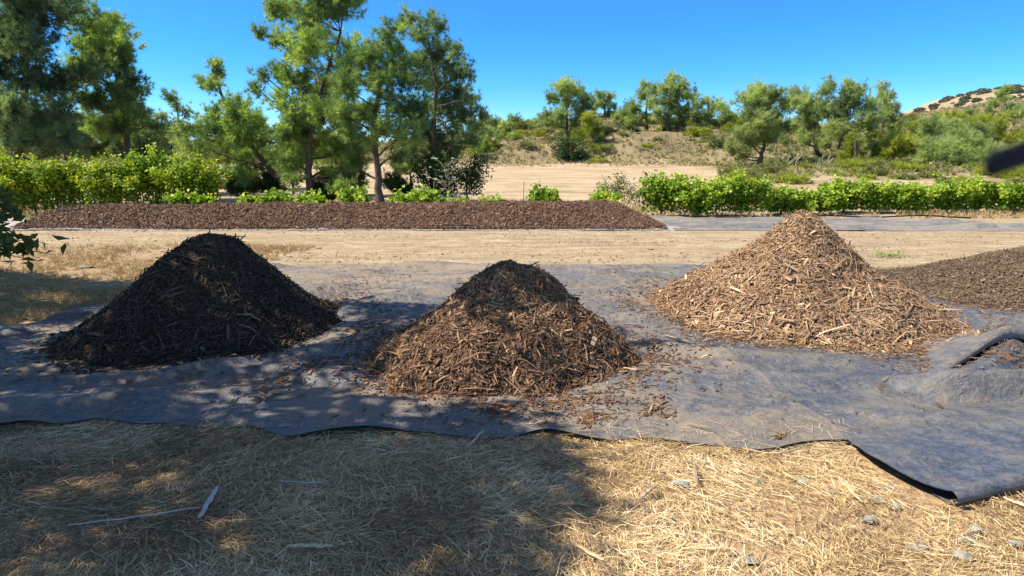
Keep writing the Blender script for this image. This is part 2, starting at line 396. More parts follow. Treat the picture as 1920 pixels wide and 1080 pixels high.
def FZ(x, y):
    x = np.asarray(x, float); y = np.asarray(y, float)
    z = .035 + .05 * np.maximum(fbm(x * .9 + y * .35, y * 1.9, 1.1, 4, 40), -.3) + .035 * np.abs(fbm(x * .5 + y * .8, y * 1.6 - x * .3, .8, 3, 44))
    z = z + .05 * sstep(.45, .8, vnoise(x + .5 * y, y * 2.3 - x * .35, .75, 47)) * (1 - sstep(2.4, 3.2, x))
    # long folds to the right
    def ridge(ax, ay, bx, by, wdt, hgt):
        d = np.array([bx - ax, by - ay]); Ln = np.hypot(*d); d = d / Ln
        u = (x - ax) * d[0] + (y - ay) * d[1]; v = -(x - ax) * d[1] + (y - ay) * d[0]
        v = v + .06 * np.sin(u * 2.6)
        return hgt * np.exp(-(v / wdt) ** 2) * sstep(-.35, .25, u) * (1 - sstep(Ln - .3, Ln + .3, u))
    z = z + ridge(1.9, 4.9, 3.2, 4.75, .16, .08) + ridge(3.0, 4.60, 5.2, 4.75, .12, .19) + ridge(3.55, 4.9, 4.6, 5.9, .14, .10)
    z = z + ridge(2.3, 4.25, 2.9, 4.0, .07, .03) + ridge(4.4, 7.3, 6.4, 6.2, .3, .10) + ridge(1.4, 5.6, 3.0, 5.2, .22, .035)
    z = z + ridge(-3.4, 4.9, -1.4, 5.5, .10, .045) + ridge(-3.0, 4.35, -1.9, 4.7, .09, .04) + ridge(-1.9, 5.6, -1.0, 6.6, .1, .04) + ridge(-1.6, 7.3, -.5, 7.6, .12, .05) + ridge(-1.9, 8.3, -.6, 8.3, .15, .05)
    e = np.clip((y - front(x)) / .22, 0, 1)
    lift = .05 * np.maximum(0, np.sin(x * 3.7 + 1.1 * np.sin(x * 1.3)) - .15) * (1 - e) ** 1.3 * (1 - .8 * sstep(1.2, 1.8, x))
    return z * (.35 + .65 * e) + lift
def sheet(name, x0, x1, zoff, mat, label, nx, ny=190):
    u = np.linspace(0, 1, nx)[None]; v = np.linspace(0, 1, ny)[:, None]
    # edges given as functions of depth
    a = x0(np.linspace(3.4, 11, 50)); xm0 = np.interp; 
    Yg = np.zeros((ny, nx)); Xg = np.zeros((ny, nx))
    Xg = .5 * (x0(5.0) + x1(5.0)) + np.zeros((ny, nx))
    for it in range(12):
        f = front(Xg); b = back(Xg)
        Yg = f + (b - f) * v
        Xg = x0(Yg) * (1 - u) + x1(Yg) * u
    Z = FZ(Xg, Yg) + zoff
    V = np.stack([Xg, Yg, Z], -1)
    mb = MB().add(V.reshape(-1, 3), grid_faces(ny, nx))
    # hem turned down along the front and the sides: the sheet has a thickness
    V2 = V.copy(); V2[..., 2] -= .004
    mb.add(V2.reshape(-1, 3), grid_faces(ny, nx)[:, ::-1])
    for sl in (np.s_[0, :], np.s_[-1, :], np.s_[:, 0], np.s_[:, -1]):
        A = V[sl]; B = V2[sl]; n = len(A); i = np.arange(n - 1)
        mb.add(np.concatenate([A, B]), np.stack([i, i + 1, i + 1 + n, i + n], -1))
    o = mb.build(name, mat, smooth=True)
    return tag(o, label, 'ground sheet', 'ground sheets under the cone-shaped piles')
c_ = lambda pts: (lambda y: np.interp(y, [p[0] for p in pts], [p[1] for p in pts]))
sheet('ground_sheet', c_([(3, -5.3), (11, -5.5)]), c_([(3, -1.55), (6, -1.75), (11, -2.2)]), 0, M['fab'], 'shaded grey ground cloth under the dark left pile', 150)
sheet('ground_sheet', c_([(3, -1.72), (4, -1.70), (6, -1.9), (11, -2.3)]), c_([(3, 2.1), (3.9, 2.07), (5.3, 1.82), (8.1, 1.6), (11, 1.5)]), .014, M['fab'], 'grey ground cloth under the half shaded middle pile', 160)
sheet('ground_sheet', c_([(3, 1.85), (3.9, 1.85), (5.3, 1.6), (11, 1.3)]), c_([(3, 7.6), (11, 8.2)]), .003, M['fab_blue'], 'dusty blue-grey ground cloth under the pale tall pile, rumpled on its right', 230)

# flap folded over with a rolled front edge
def flap():
    A = np.array([2.19, 3.07]); B = np.array([4.6, 3.85])          # rolled front edge
    C0 = np.array([2.04, 3.83]); C1 = np.array([3.12, 4.32]); C2 = np.array([5.0, 4.5])
    nu, nv = 120, 60
    u = np.linspace(0, 1, nu); fr = A[None] + (B - A)[None] * u[:, None]
    fr[:, 1] += .05 * np.sin(u * 9) * u
    bk = np.stack([np.interp(u, [0, .45, 1], [C0[0], C1[0], C2[0]]), np.interp(u, [0, .45, 1], [C0[1], C1[1], C2[1]])], -1)
    rad = .034 + .012 * sstep(.0, .4, u)
    rows = []
    # underside lip, roll, then top run back
    for s in np.linspace(0, 1, 22):
        ang = -math.pi * .5 - s * math.pi            # start under, go round the front, to the top
        off = rad * (1 - 0)
        d = norm(fr - bk)
        p = fr + d * (off * 1.25 * (-math.cos(ang)) * -1)[:, None] * -1 if False else fr + d * (1.25 * off * math.sin(s * math.pi))[:, None]
        z = .012 + off * (1 - math.cos(s * math.pi))
        rows.append(np.concatenate([p, z[:, None]], 1))
    for v in np.linspace(0.02, 1, nv):
        p = fr * (1 - v) + bk * v
        bow = .05 * math.sin(v * math.pi) * np.sin(u * 3.0 + .3)
        z0 = rad * 2 * (1 - v) ** 3.2
        gz = FZ(p[:, 0], p[:, 1])
        z = .012 + z0 + (gz + .010) * sstep(0, .5, v) + bow * .6 + .03 * fbm(p[:, 0], p[:, 1], .5, 3, 60) * math.sin(v * 3.1)
        z = np.maximum(z, gz * (p[:, 1] > front(p[:, 0]) - .05) + .006)
        rows.append(np.stack([p[:, 0] - .10 * math.sin(v * 3.14) * (1 - u), p[:, 1], z], -1))
    # tucked layer below, visible in the mouth of the roll
    V = np.array(rows); nr = len(rows)
    mb = MB().add(V.reshape(-1, 3), grid_faces(nr, nu))
    V2 = V.copy(); V2[:22, :, 2] += .003; V2[22:, :, 2] -= .004
    mb.add(V2.reshape(-1, 3), grid_faces(nr, nu)[:, ::-1])
    low = []
    for v in np.linspace(0, 1, 12):
        p = fr * (1 - v) + bk * v; low.append(np.stack([p[:, 0], p[:, 1], .010 + 0 * u], -1))
    mb.add(np.array(low).reshape(-1, 3), grid_faces(12, nu))
    return tag(mb.build('folded_sheet', M['fab_blue'], smooth=True), 'folded back corner of blue-grey ground cloth with a rolled front edge lying on straw', 'ground sheet')
flap()

# standing curled lip of cloth at the right edge
def curl():
    P = [G(1735, 716), G(1762, 700), G(1790, 682), G(1822, 668), G(1865, 658), G(1925, 654), G(2010, 660), G(2120, 690)]
    P = np.array(P); k = np.linspace(0, 1, len(P)); u = np.linspace(0, 1, 90)
    pa = np.stack([np.interp(u, k, P[:, 0]), np.interp(u, k, P[:, 1])], -1)
    for _ in range(6): pa[1:-1] = (pa[:-2] + pa[1:-1] * 2 + pa[2:]) / 4
    d = norm(np.gradient(pa, axis=0)); nr_ = np.stack([d[:, 1], -d[:, 0]], -1)     # towards camera
    hgt = .13 * sstep(0, .45, u) * (1 - .25 * sstep(.6, 1, u)) + .012
    po = np.array([(-2.2, 0), (-1.6, .05), (-1.0, .20), (-.5, .52), (-.15, .80), (.15, .98), (.4, 1.0), (.55, .84), (.55, .62)])
    kk = np.linspace(0, 1, len(po)); ss = np.linspace(0, 1, 30); px_ = np.interp(ss, kk, po[:, 0]); pz_ = np.interp(ss, kk, po[:, 1])
    for _ in range(3):
        px_[1:-1] = (px_[:-2] + 2 * px_[1:-1] + px_[2:]) / 4; pz_[1:-1] = (pz_[:-2] + 2 * pz_[1:-1] + pz_[2:]) / 4
    rows = []
    for s_, ox, oz in zip(ss, px_, pz_):
        p = pa + nr_ * (ox * (.10 + hgt * .9))[:, None]
        zz = FZ(p[:, 0], p[:, 1]) * (1 - .6 * s_) + oz * hgt * (1 + .10 * np.sin(u * 11 + s_ * 2)) + .006
        rows.append(np.concatenate([p, zz[:, None]], 1))
    V = np.array(rows)
    mb = MB().add(V.reshape(-1, 3), grid_faces(30, 90)); V2 = V.copy(); V2[..., 2] -= .005
    mb.add(V2.reshape(-1, 3), grid_faces(30, 90)[:, ::-1])
    return tag(mb.build('curled_sheet', M['fab'], smooth=True), 'upstanding curled loop of ground cloth at the right edge, beside the pale pile', 'ground sheet')
curl()

def strip(name, pts_front, pts_back, mat, label, nx=400, ny=24, amp=.03, seed=70, edge=.03):
    pf = np.array(pts_front); pb = np.array(pts_back)
    x = np.linspace(pf[0, 0], pf[-1, 0], nx)[None]; v = np.linspace(0, 1, ny)[:, None]
    xx = np.repeat(x, ny, 0); f = np.interp(x, pf[:, 0], pf[:, 1]); b = np.interp(x, pb[:, 0], pb[:, 1])
    f = f + .08 * fbm(x, 0 * x, .9, 3, seed); b = b + .2 * fbm(x, 0 * x, 1.6, 3, seed + 3)
    y = f + (b - f) * v
    z = .03 + amp * np.maximum(fbm(xx * .6, y * 3, 1.0, 4, seed) + .2, 0) + edge * sstep(.74, .9, vnoise(xx, 0 * y, .55, seed + 9)) * (v < .12)
    z = z * (.15 + .85 * sstep(0, .15, v)) + edge * .5 * sstep(.8, .93, vnoise(xx, 0 * y, .55, seed + 9)) * (v < .12)
    V = np.stack([xx, y, z], -1)
    mb = MB().add(V.reshape(-1, 3), grid_faces(ny, nx)); V2 = V.copy(); V2[..., 2] -= .006
    mb.add(V2.reshape(-1, 3), grid_faces(ny, nx)[:, ::-1])
    i = np.arange(nx - 1); mb.add(np.concatenate([V[0], V2[0]]), np.stack([i, i + 1, i + 1 + nx, i + nx], -1))
    return tag(mb.build(name, mat, smooth=True), label, 'ground sheet')
strip('ground_sheet', [(-14.5, 16.35), (0, 16.4), (4.6, 16.35)], [(-14.5, 19.0), (-12, 19.1), (4.6, 18.9)], M['fab_pale'], 'pale dusty ground cloth strip showing in front of the long mulch windrow', edge=.035)
strip('ground_sheet', [(4.0, 16.3), (13, 16.1), (25, 16.0)], [(4.0, 19.6), (8.5, 19.5), (11, 19.0), (12.4, 17.6), (25, 17.2)], M['fab_far'], 'dark rippled ground cloth strip lying empty in front of the green vines', amp=.22, seed=83, edge=.05)

# ------------------------------------------------------------------ mulch piles
def pile(name, label, cx, cy, Rf, Hh, mat, nchip, Lm, Wm, Tm, seed, zb=None, prof='cone', flare=.06, top=.12, vmean=.5, sides=None, skirt=1.0, group='cone-shaped wood chip piles', longp=.03, sun_bias=0):
    r = np.random.default_rng(seed)
    zb = zb or (lambda x, y: FZ(x, y))
    def hgt(rr, a):
        R = Rf(a); q = rr / R
        lump = 1 + .40 * (vnoise(rr * np.cos(a), rr * np.sin(a), .48, seed) - .5) * np.clip(q * 2.2, .12, 1)
        if prof == 'cone':
            z = 1.0 - q; z = np.where(z > 0, z, 0)
            sf = top * .32; z = -sf * np.log(np.exp(-(1 - q * 1.02) / sf) + np.exp(-(1 - top) / sf)) / (1 - top)   # rounded tip
            z = np.maximum(z, 0) * (1 - flare * np.sin(np.clip(q, 0, 1) * math.pi) * 2.0)
        else:
            z = .5 * (1 + np.cos(np.clip(q, 0, 1) * math.pi)); z = z ** .8
        return Hh * z * lump
    na, nr_ = 160, 70
    a = np.linspace(-np.pi, np.pi, na, endpoint=False); q = np.linspace(0, 1.0, nr_) ** .9
    A, Q = np.meshgrid(a, q); R = Rf(A); rr = Q * R
    x = cx + rr * np.cos(A); y = cy + rr * np.sin(A)
    z = zb(x, y) + hgt(rr, A) + .05 * fbm(x, y, .25, 3, seed) * (Q < .97) - .008
    mb = MB()
    i = np.arange(nr_ - 1)[:, None] * na; j = np.arange(na)[None]; k = (j + 1) % na
    mb.add(np.stack([x, y, z], -1).reshape(-1, 3), np.stack([i + j, i + k, i + k + na, i + j + na], -1).reshape(-1, 4), .12)
    # chips over the surface and a thinning skirt
    u = r.random(nchip) ** .55 * 1.0; sk = r.random(nchip) < .09 * skirt
    u = np.where(sk, 1 + np.abs(r.normal(0, .07, nchip)), u)
    aa = r.uniform(-np.pi, np.pi, nchip); Rr = Rf(aa); ra = u * Rr
    X_ = cx + ra * np.cos(aa); Y_ = cy + ra * np.sin(aa)
    e = .01
    hz = lambda X, Y: hgt(np.hypot(X - cx, Y - cy), np.arctan2(Y - cy, X - cx)) + zb(X, Y)
    z0 = hz(X_, Y_); nx = -(hz(X_ + e, Y_) - hz(X_ - e, Y_)) / (2 * e); ny = -(hz(X_, Y_ + e) - hz(X_, Y_ - e)) / (2 * e)
    N = norm(np.stack([nx, ny, np.ones(nchip)], -1))
    layer = r.uniform(0, 1, nchip)
    P = np.stack([X_, Y_, z0], -1) + N * (.004 + layer * .028 * (u < 1.0))[:, None]
    Lc = Lm * r.lognormal(0, .5, nchip); lg = r.random(nchip) < longp; Lc = np.where(lg, Lc * r.uniform(1.8, 3.2, nchip), Lc); Lc = np.minimum(Lc, Lm * 6)
    fines = (r.random(nchip) < .55) & ~lg; Lc = np.where(fines, Lc * .5, Lc)
    Lc = np.where(u < .16, np.minimum(Lc, Lm * 1.2), Lc)
    Wc = Wm * r.lognormal(0, .45, nchip) * np.where(fines, .75, 1.0); Tc = Tm * r.lognormal(0, .3, nchip)
    Wc = np.where(lg, Wc * 1.3, Wc)
    var = np.clip(r.beta(2.0, 2.4, nchip) + (vmean - .5) + .15 * lg + .35 * fbm(X_, Y_, .5, 3, seed + 5), 0, 1)
    chips(mb, P, N, Lc, Wc, Tc, var, r, tilt=.26)
    return tag(mb.build(name, mat), label, 'mulch pile', group)

def Rang(pts, seed, amp=.05):
    p = sorted(pts); ang = np.radians([q[0] for q in p]); rad = np.array([q[1] for q in p])
    an = np.concatenate([ang - 2 * np.pi, ang, ang + 2 * np.pi]); rd = np.tile(rad, 3)
    def f(a):
        # smooth periodic interpolation
        o = 0
        for dk in (-.25, -.12, 0, .12, .25): o = o + np.interp(a + dk, an, rd)
        return o / 5 * (1 + amp * np.sin(3 * a + seed) + amp * .6 * np.sin(7 * a + 2 * seed) + amp * .4 * np.sin(13 * a))
    return f
pile('mulch_pile', 'dark shaded cone of wood chips, leftmost of the three cones', -2.98, 6.55, Rang([(-135, 1.38), (-90, 1.25), (-45, 1.15), (0, 1.14), (30, 1.22), (90, 1.2), (180, 1.18)], 1.3), .87,
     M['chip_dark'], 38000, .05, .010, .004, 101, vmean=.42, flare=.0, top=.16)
pile('mulch_pile', 'half shaded brown cone of wood chips in the middle of the cloth', -0.02, 5.55, Rang([(-150, 1.20), (-90, 1.06), (-40, 1.05), (0, 1.0), (90, 1.1), (180, 1.18)], 2.1), .775,
     M['chip_mid'], 42000, .052, .0095, .004, 102, vmean=.52, flare=.06, top=.23, longp=.05)
pile('mulch_pile', 'tallest and palest cone of shredded wood chips, fully sunlit', 3.26, 7.5, Rang([(-150, 1.66), (-100, 1.78), (-60, 1.62), (-20, 1.30), (45, 1.35), (90, 1.5), (140, 1.6), (180, 1.6)], 3.2, .035), 1.08,
     M['chip_pale'], 52000, .062, .011, .004, 103, vmean=.52, flare=.10, top=.11, longp=.05)
pile('mulch_pile', 'low wide heap of earthy brown compost at the right edge', 7.3, 8.75, Rang([(-150, 2.25), (-90, 2.2), (0, 2.6), (90, 1.7), (150, 2.2), (180, 2.25)], 5.0, .04), .50,
     M['chip_earth'], 34000, .028, .011, .006, 104, prof='dome', vmean=.45, group='low heaps behind the cones', longp=.012,
     zb=lambda x, y: 0.02 + 0 * x)

def windrow():
    r = np.random.default_rng(55)
    x0, x1, y0, y1, Hh = -12.4, 3.85, 16.6, 19.2, .46
    def hz(x, y):
        yn = (y - y0 - .10 * np.sin(x * 1.1) * .6) / (y1 - y0)
        ex = np.minimum((x - x0) / .95, (x1 - x) / 1.05)
        s = np.minimum(np.minimum(yn, 1 - yn) * 3.2, ex)
        z = Hh * np.clip(s, 0, 1.02); z = np.where(s > .82, Hh * (.82 + .16 * np.tanh((s - .82) / .16)), z)
        return z * (1 + .42 * (vnoise(x, y * 1.5, 1.3, 3) - .5)) + .09 * fbm(x, y, .5, 3, 4) * (s > .05)
    gx, gy = np.meshgrid(np.linspace(x0, x1, 500), np.linspace(y0, y1, 60))
    mb = MB().add(np.stack([gx, gy, hz(gx, gy) + .04], -1).reshape(-1, 3), grid_faces(60, 500), .2)
    n = 60000
    X = r.uniform(x0, x1, n); Y = y0 + (y1 - y0) * r.random(n) ** 1.6; e = .02
    sk = r.random(n) < .05; Y = np.where(sk, y0 - np.abs(r.normal(0, .12, n)), Y)
    z = np.where(sk, 0, hz(X, Y)); nx = -(hz(X + e, Y) - hz(X - e, Y)) / (2 * e); ny = -(hz(X, Y + e) - hz(X, Y - e)) / (2 * e)
    N = norm(np.stack([nx, ny, np.ones(n)], -1))
    keep = hz(X, Y) + sk > .01; 
    var = np.clip(r.beta(2, 2.6, n) + .3 * fbm(X, Y, .7, 3, 9), 0, 1)
    P = np.stack([X, Y, z + .045], -1) + N * r.uniform(0, .05, n)[:, None]
    P, N, var = P[keep], N[keep], var[keep]; n = len(P)
    chips(mb, P, N, .055 * r.lognormal(0, .45, n), .018 * r.lognormal(0, .4, n), .006 * np.ones(n), var, r, tilt=.45)
    tag(mb.build('mulch_windrow', M['chip_red']), 'long flat-topped windrow of reddish brown mulch across the far side of the yard', 'mulch windrow')
windrow()

# loose chips on the cloth: nobody could count them
def litter():
    r = np.random.default_rng(21); mb = MB(); PX = []; PY = []
    for (cx, cy, R0, n, s) in ((-3.04, 6.55, 1.45, 900, .28), (-.02, 5.55, 1.15, 2200, .22), (3.26, 7.5, 1.75, 1700, .25)):
        a = r.uniform(-np.pi, np.pi, n); rr = R0 + np.abs(r.normal(0, s, n)); PX.append(cx + rr * np.cos(a)); PY.append(cy + rr * np.sin(a))
    cl = [(930, 790, 60, 14), (960, 830, 60, 8), (1105, 800, 90, 16), (1050, 760, 240, 45), (1215, 775, 70, 22), (1240, 790, 30, 20), (560, 715, 90, 30), (590, 700, 50, 16), (540, 725, 40, 14), (500, 745, 60, 26),
          (640, 690, 30, 22), (1720, 660, 260, 40), (1760, 690, 120, 26), (700, 545, 260, 50), (640, 560, 120, 30), (1190, 690, 160, 40), (1140, 610, 60, 60), (1240, 560, 120, 50), (1300, 590, 60, 60),
          (1190, 520, 70, 40), (1890, 690, 160, 30), (400, 740, 50, 50), (700, 620, 40, 30), (1460, 832, 20, 5), (1340, 650, 60, 30), (680, 640, 60, 20), (720, 735, 60, 25), (1320, 700, 25, 40)]
    for (px, py, n, s) in cl:
        q = np.array([G(px + a, py + b * .45) for a, b in r.normal(0, s, (n, 2))]); PX.append(q[:, 0]); PY.append(q[:, 1])
    n = 900; PX.append(r.uniform(-4.8, 5, n)); PY.append(r.uniform(4.0, 10.5, n))
    X = np.concatenate(PX); Y = np.concatenate(PY); k = (Y > front(X) + .05) & (Y < back(X) - .05) & (X > -5); X = X[k]; Y = Y[k]; n = len(X)
    chips(mb, np.stack([X, Y, FZ(X, Y) + .020], -1), np.tile([0, 0, 1.], (n, 1)), .038 * r.lognormal(0, .5, n), .008 * r.lognormal(0, .5, n), .004 * np.ones(n), np.clip(r.beta(2, 2, n), 0, 1), r, tilt=.12)
    tag(mb.build('loose_chips', M['chip_mid']), 'loose wood chips scattered over the grey ground cloth', 'wood chips', kind='stuff')
    # crumbs and chips over the bare yard
    mb = MB(); n = 7000
    Y = r.uniform(10.6, 16.4, n); X = r.uniform(-1, 1, n) * (Y * .85 + 1)
    den = vnoise(X * .35, Y * 1.5, .8, 91) > r.uniform(.25, .95, n); X = X[den]; Y = Y[den]; n = len(X)
    chips(mb, np.stack([X, Y, Hn(X, Y) + .008], -1), np.tile([0, 0, 1.], (n, 1)), (.026 * r.lognormal(0, .7, n)), .012 * r.lognormal(0, .5, n), .006 * np.ones(n), np.clip(r.beta(2, 2.5, n), 0, 1), r, tilt=.25)
    tag(mb.build('yard_litter', M['chip_earth']), 'small crumbs of bark scattered over the bare earth yard', 'bark crumbs', kind='stuff')
litter()

# ------------------------------------------------------------------ straw
def straw_layer():
    r = np.random.default_rng(31); mb = MB()
    n = 230000
    Y = r.uniform(1.3, 4.6, n); X = r.uniform(-1, 1, n) * (Y * .95 + .9)
    k = (Y < front(X) + .10) & ~((X > 2.0) & (Y > 3.1 + (X - 2.2) * .32) ) & (fbm(X, Y, .45, 4, 63) + .34 > r.random(n) * .42)
    X, Y = X[k], Y[k]; n = len(X)
    lump = np.maximum(fbm(X, Y, .35, 3, 66) + .25, 0) * .05
    base = Hn(X, Y) + lump * r.random(n) + r.uniform(.0, .022, n)
    near = Y > front(X) - .06; base = np.where(near, np.minimum(base, .02), base)
    dirn = 2 * np.pi * vnoise(X, Y, .8, 70) + r.normal(0, .8, n)
    ln = .062 * r.lognormal(0, .5, n); ln = np.minimum(ln, .34); wd_ = r.uniform(.0007, .0020, n)
    tl = r.normal(0, .07, n)
    d = np.stack([np.cos(dirn), np.sin(dirn), tl], -1); s = norm(np.cross(d, [0, 0, 1.]))
    s = norm(s + .5 * np.stack([0 * X, 0 * X, r.normal(0, 1, n)], -1))
    c = np.stack([X, Y, base + np.abs(tl) * ln * .45 + .003], -1); bend = r.normal(0, .05, n)[:, None] * ln[:, None]
    b3 = np.cross(d, s) * bend
    p = []
    for tq, ws, bb in ((-.5, .7, 0), (0, 1, 1), (.5, .5, 0)):
        q = c + d * ln[:, None] * tq + b3 * bb + s * 0
        p += [q - s * wd_[:, None] * ws, q + s * wd_[:, None] * ws]
    V = np.stack(p, 1).reshape(-1, 3); i = np.arange(n)[:, None] * 6
    f = np.concatenate([i + np.array([[0, 1, 3, 2]]), i + np.array([[2, 3, 5, 4]])])
    var = np.clip(r.beta(1.6, 1.8, n) + .9 * fbm(X, Y, .5, 4, 77), 0, 1)
    mb.add(V, f, np.repeat(var, 6))
    n = 900; X = r.uniform(-4, 4.5, n); Y = front(X) + .03 + np.abs(r.normal(0, .16, n)); a = r.uniform(0, 2 * np.pi, n)
    d = np.stack([np.cos(a), np.sin(a), 0 * a], -1); sd_ = np.stack([-np.sin(a), np.cos(a), 0 * a], -1); c = np.stack([X, Y, FZ(X, Y) + .024], -1); hl = (.03 * r.lognormal(0, .5, n))[:, None]
    V = np.stack([c - d * hl - sd_ * .001, c - d * hl + sd_ * .001, c + d * hl + sd_ * .001, c + d * hl - sd_ * .001], 1).reshape(-1, 3)
    mb.add(V, np.arange(n * 4).reshape(-1, 4), np.repeat(r.random(n), 4))
    tag(mb.build('straw', M['straw']), 'dry straw litter covering the ground in front of the cloth', 'straw', kind='stuff')
    # dry grass further back on the left
    mb = MB(); n = 9000
    Y = r.uniform(6.6, 13.5, n); X = -4.4 - np.abs(r.normal(0, 2.6, n)) + (Y - 10) * .25
    k = (X < -3.9) & ((Y > back(X) + .1) | (X < -5.3)) & (vnoise(X, Y, .9, 14) > r.uniform(.15, .8, n)); X, Y = X[k], Y[k]
    C = np.stack([X, Y, Hn(X, Y)], -1)
    sprays(mb, C, np.tile([0., 0, .35], (len(C), 1)), 9, .11, .007, .8, np.clip(r.beta(2, 2, len(C)), 0, 1), r)
    tag(mb.build('dry_grass', M['dry']), 'flattened dry grass in dappled shade left of the cloth', 'dry grass', kind='stuff')
    # stubble and grass of the field edge and of the hill
    mb = MB(); n = 26000
    Y = np.concatenate([r.uniform(19.6, 27, n // 3), r.uniform(48, 84, n - n // 3)]); X = r.uniform(-1, 1, n) * (Y * .85)
    k = vnoise(X, Y, 2.4, 24) > r.uniform(.2, .8, n); X, Y = X[k], Y[k]
    C = np.stack([X, Y, Hn(X, Y)], -1); near = Y < 40
    sprays(mb, C[near], np.tile([0., 0, 1.], (near.sum(), 1)), 8, .16, .018, .45, r.random(near.sum()), r)
    sprays(mb, C[~near], np.tile([0., 0, 1.], ((~near).sum(), 1)), 6, .20, .06, .7, r.random((~near).sum()), r)
    tag(mb.build('hill_grass', M['dry']), 'pale dry grass over the field edge and the hillside', 'dry grass', kind='stuff')
straw_layer()

def brush():
    r = np.random.default_rng(35); mb = MB(); n = 52000
    px = r.uniform(-100, 2050, n); Y = r.uniform(33, 92, n); X = (px - 960) / F * Y
    foot = 53 - 20 * sstep(.24, .42, X / Y)
    k = (Y > foot + r.normal(0, 1.0, n)) & (fbm(X, Y, 5, 4, 88) + .5 > r.uniform(.25, .85, n)); X, Y = X[k], Y[k]
    C = np.stack([X, Y, H(X, Y) + .02], -1); sz = r.uniform(.5, 1.4, len(X))
    sprays(mb, C, np.tile([0., 0, .7], (len(X), 1)), 9, .34, .06, .9, np.clip(r.beta(1.6, 2.2, len(X)) + .6 * fbm(X, Y, 3, 3, 12), 0, 1), r)
    tag(mb.build('hill_brush', M['scrub']), 'low dry olive brush covering the hillside between the bushes', 'dry brush', kind='stuff')
brush()

# ------------------------------------------------------------------ trees
def limb(p0, p1, n, r, sag=.12, up=.0):
    u = np.linspace(0, 1, n)[:, None]; Ln = np.linalg.norm(p1 - p0)
    c = p0 * (1 - u) + p1 * u
    off = norm(r.normal(size=3)) * sag * Ln
    c = c + np.sin(u * math.pi) * off + np.array([0, 0, up * Ln]) * (u ** 2 - u)
    return c + r.normal(0, .012 * Ln, c.shape) * np.sin(u * math.pi)

def tree(name, label, group, Y, trunk_px, blobs, mat, kind='pine', sc_=1.0, tr=.13, dens=1.0, depth=1.1, seed=0, cat='tree', flat=.8, base=None, fill=0.9, vb=0.0):
    """trunk_px: photo pixels from the foot upwards, blobs: (px, py, r px) of the foliage masses"""
    r = np.random.default_rng(seed + 1000)
    x0 = W(trunk_px[0][0], 300, Y)[0]
    z0 = float(H(x0, Y)) - .05
    root = empty(name, (x0, Y, z0), label, cat, group)
    o = np.array([x0, Y, z0])
    tp = [np.array([0., 0, 0])]
    for (px, py) in trunk_px[1:]: q = W(px, py, Y) - o; q[1] = r.normal(0, .12) * sc_; tp.append(q)
    tp = np.array(tp); k = np.linspace(0, 1, len(tp)); u = np.linspace(0, 1, 16)
    path = np.stack([np.interp(u, k, tp[:, c]) for c in range(3)], -1)
    for _ in range(2): path[1:-1] = (path[:-2] + 2 * path[1:-1] + path[2:]) / 4
    path[1:-1] += r.normal(0, .02 * sc_, (14, 3))
    mt = MB(); tube(mt, path, tr * (1 - .72 * u) * (1 + .5 * np.exp(-u * 14)), 9)
    mc = MB()
    for (px, py, rp) in blobs:
        R = rp / F * Y
        c = W(px, py, Y) - o; c[1] = r.uniform(-1, 1) * depth
        # limb from the trunk, leaving below the blob
        zt = c[2] - r.uniform(.15, .6) * np.hypot(c[0] - np.interp(c[2], path[:, 2], path[:, 0]), c[1]) - .2
        j = int(np.argmin(np.abs(path[:, 2] - max(zt, path[3, 2])))); j = min(max(j, 3), 15)
        lp = limb(path[j], c, 9, r, .10, .12)
        tube(mt, lp, np.linspace(tr * (1 - .72 * u[j]) * .42, .014 * sc_, 9), 6)
        ns = max(8, int(dens * 25 * (R / (.32 * sc_)) ** 2 / 4))
        dv = norm(r.normal(size=(ns, 3))); q = dv * (R * r.random(ns)[:, None] ** (1 / 2.4)); q[:, 2] *= flat
        q *= 1 + .35 * r.normal(size=(ns, 1)) * .6
        S = c + q
        for s_ in range(0, ns, 5):
            tube(mt, limb(lp[r.integers(4, 9)], S[s_], 5, r, .12, .1), np.linspace(.012, .005, 5) * sc_, 4)
        outd = norm(norm(q) * .8 + np.array([0, 0, .55]))
        vr = np.clip(.45 + vb + r.normal(0, .17) + .2 * r.normal(size=ns), 0, 1)
        if kind == 'pine':
            m = 8; C = np.repeat(S, m, 0) + np.repeat(outd, m, 0) * (r.uniform(-.28, .16, ns * m) * sc_)[:, None] + r.normal(0, .075 * sc_, (ns * m, 3))
            sprays(mc, C, np.repeat(outd, m, 0), max(8, int(21 * fill)), .20 * sc_, .018 * sc_, .8, np.repeat(vr, m), r)
        else:
            m = 26; C = np.repeat(S, m, 0) + r.normal(0, .17 * sc_, (ns * m, 3))
            leaves(mc, C, .085 * sc_, np.repeat(vr, m), r)
    mt.build('trunk', M['bark'], root, True)
    mc.build('crown', mat, root)
    return root

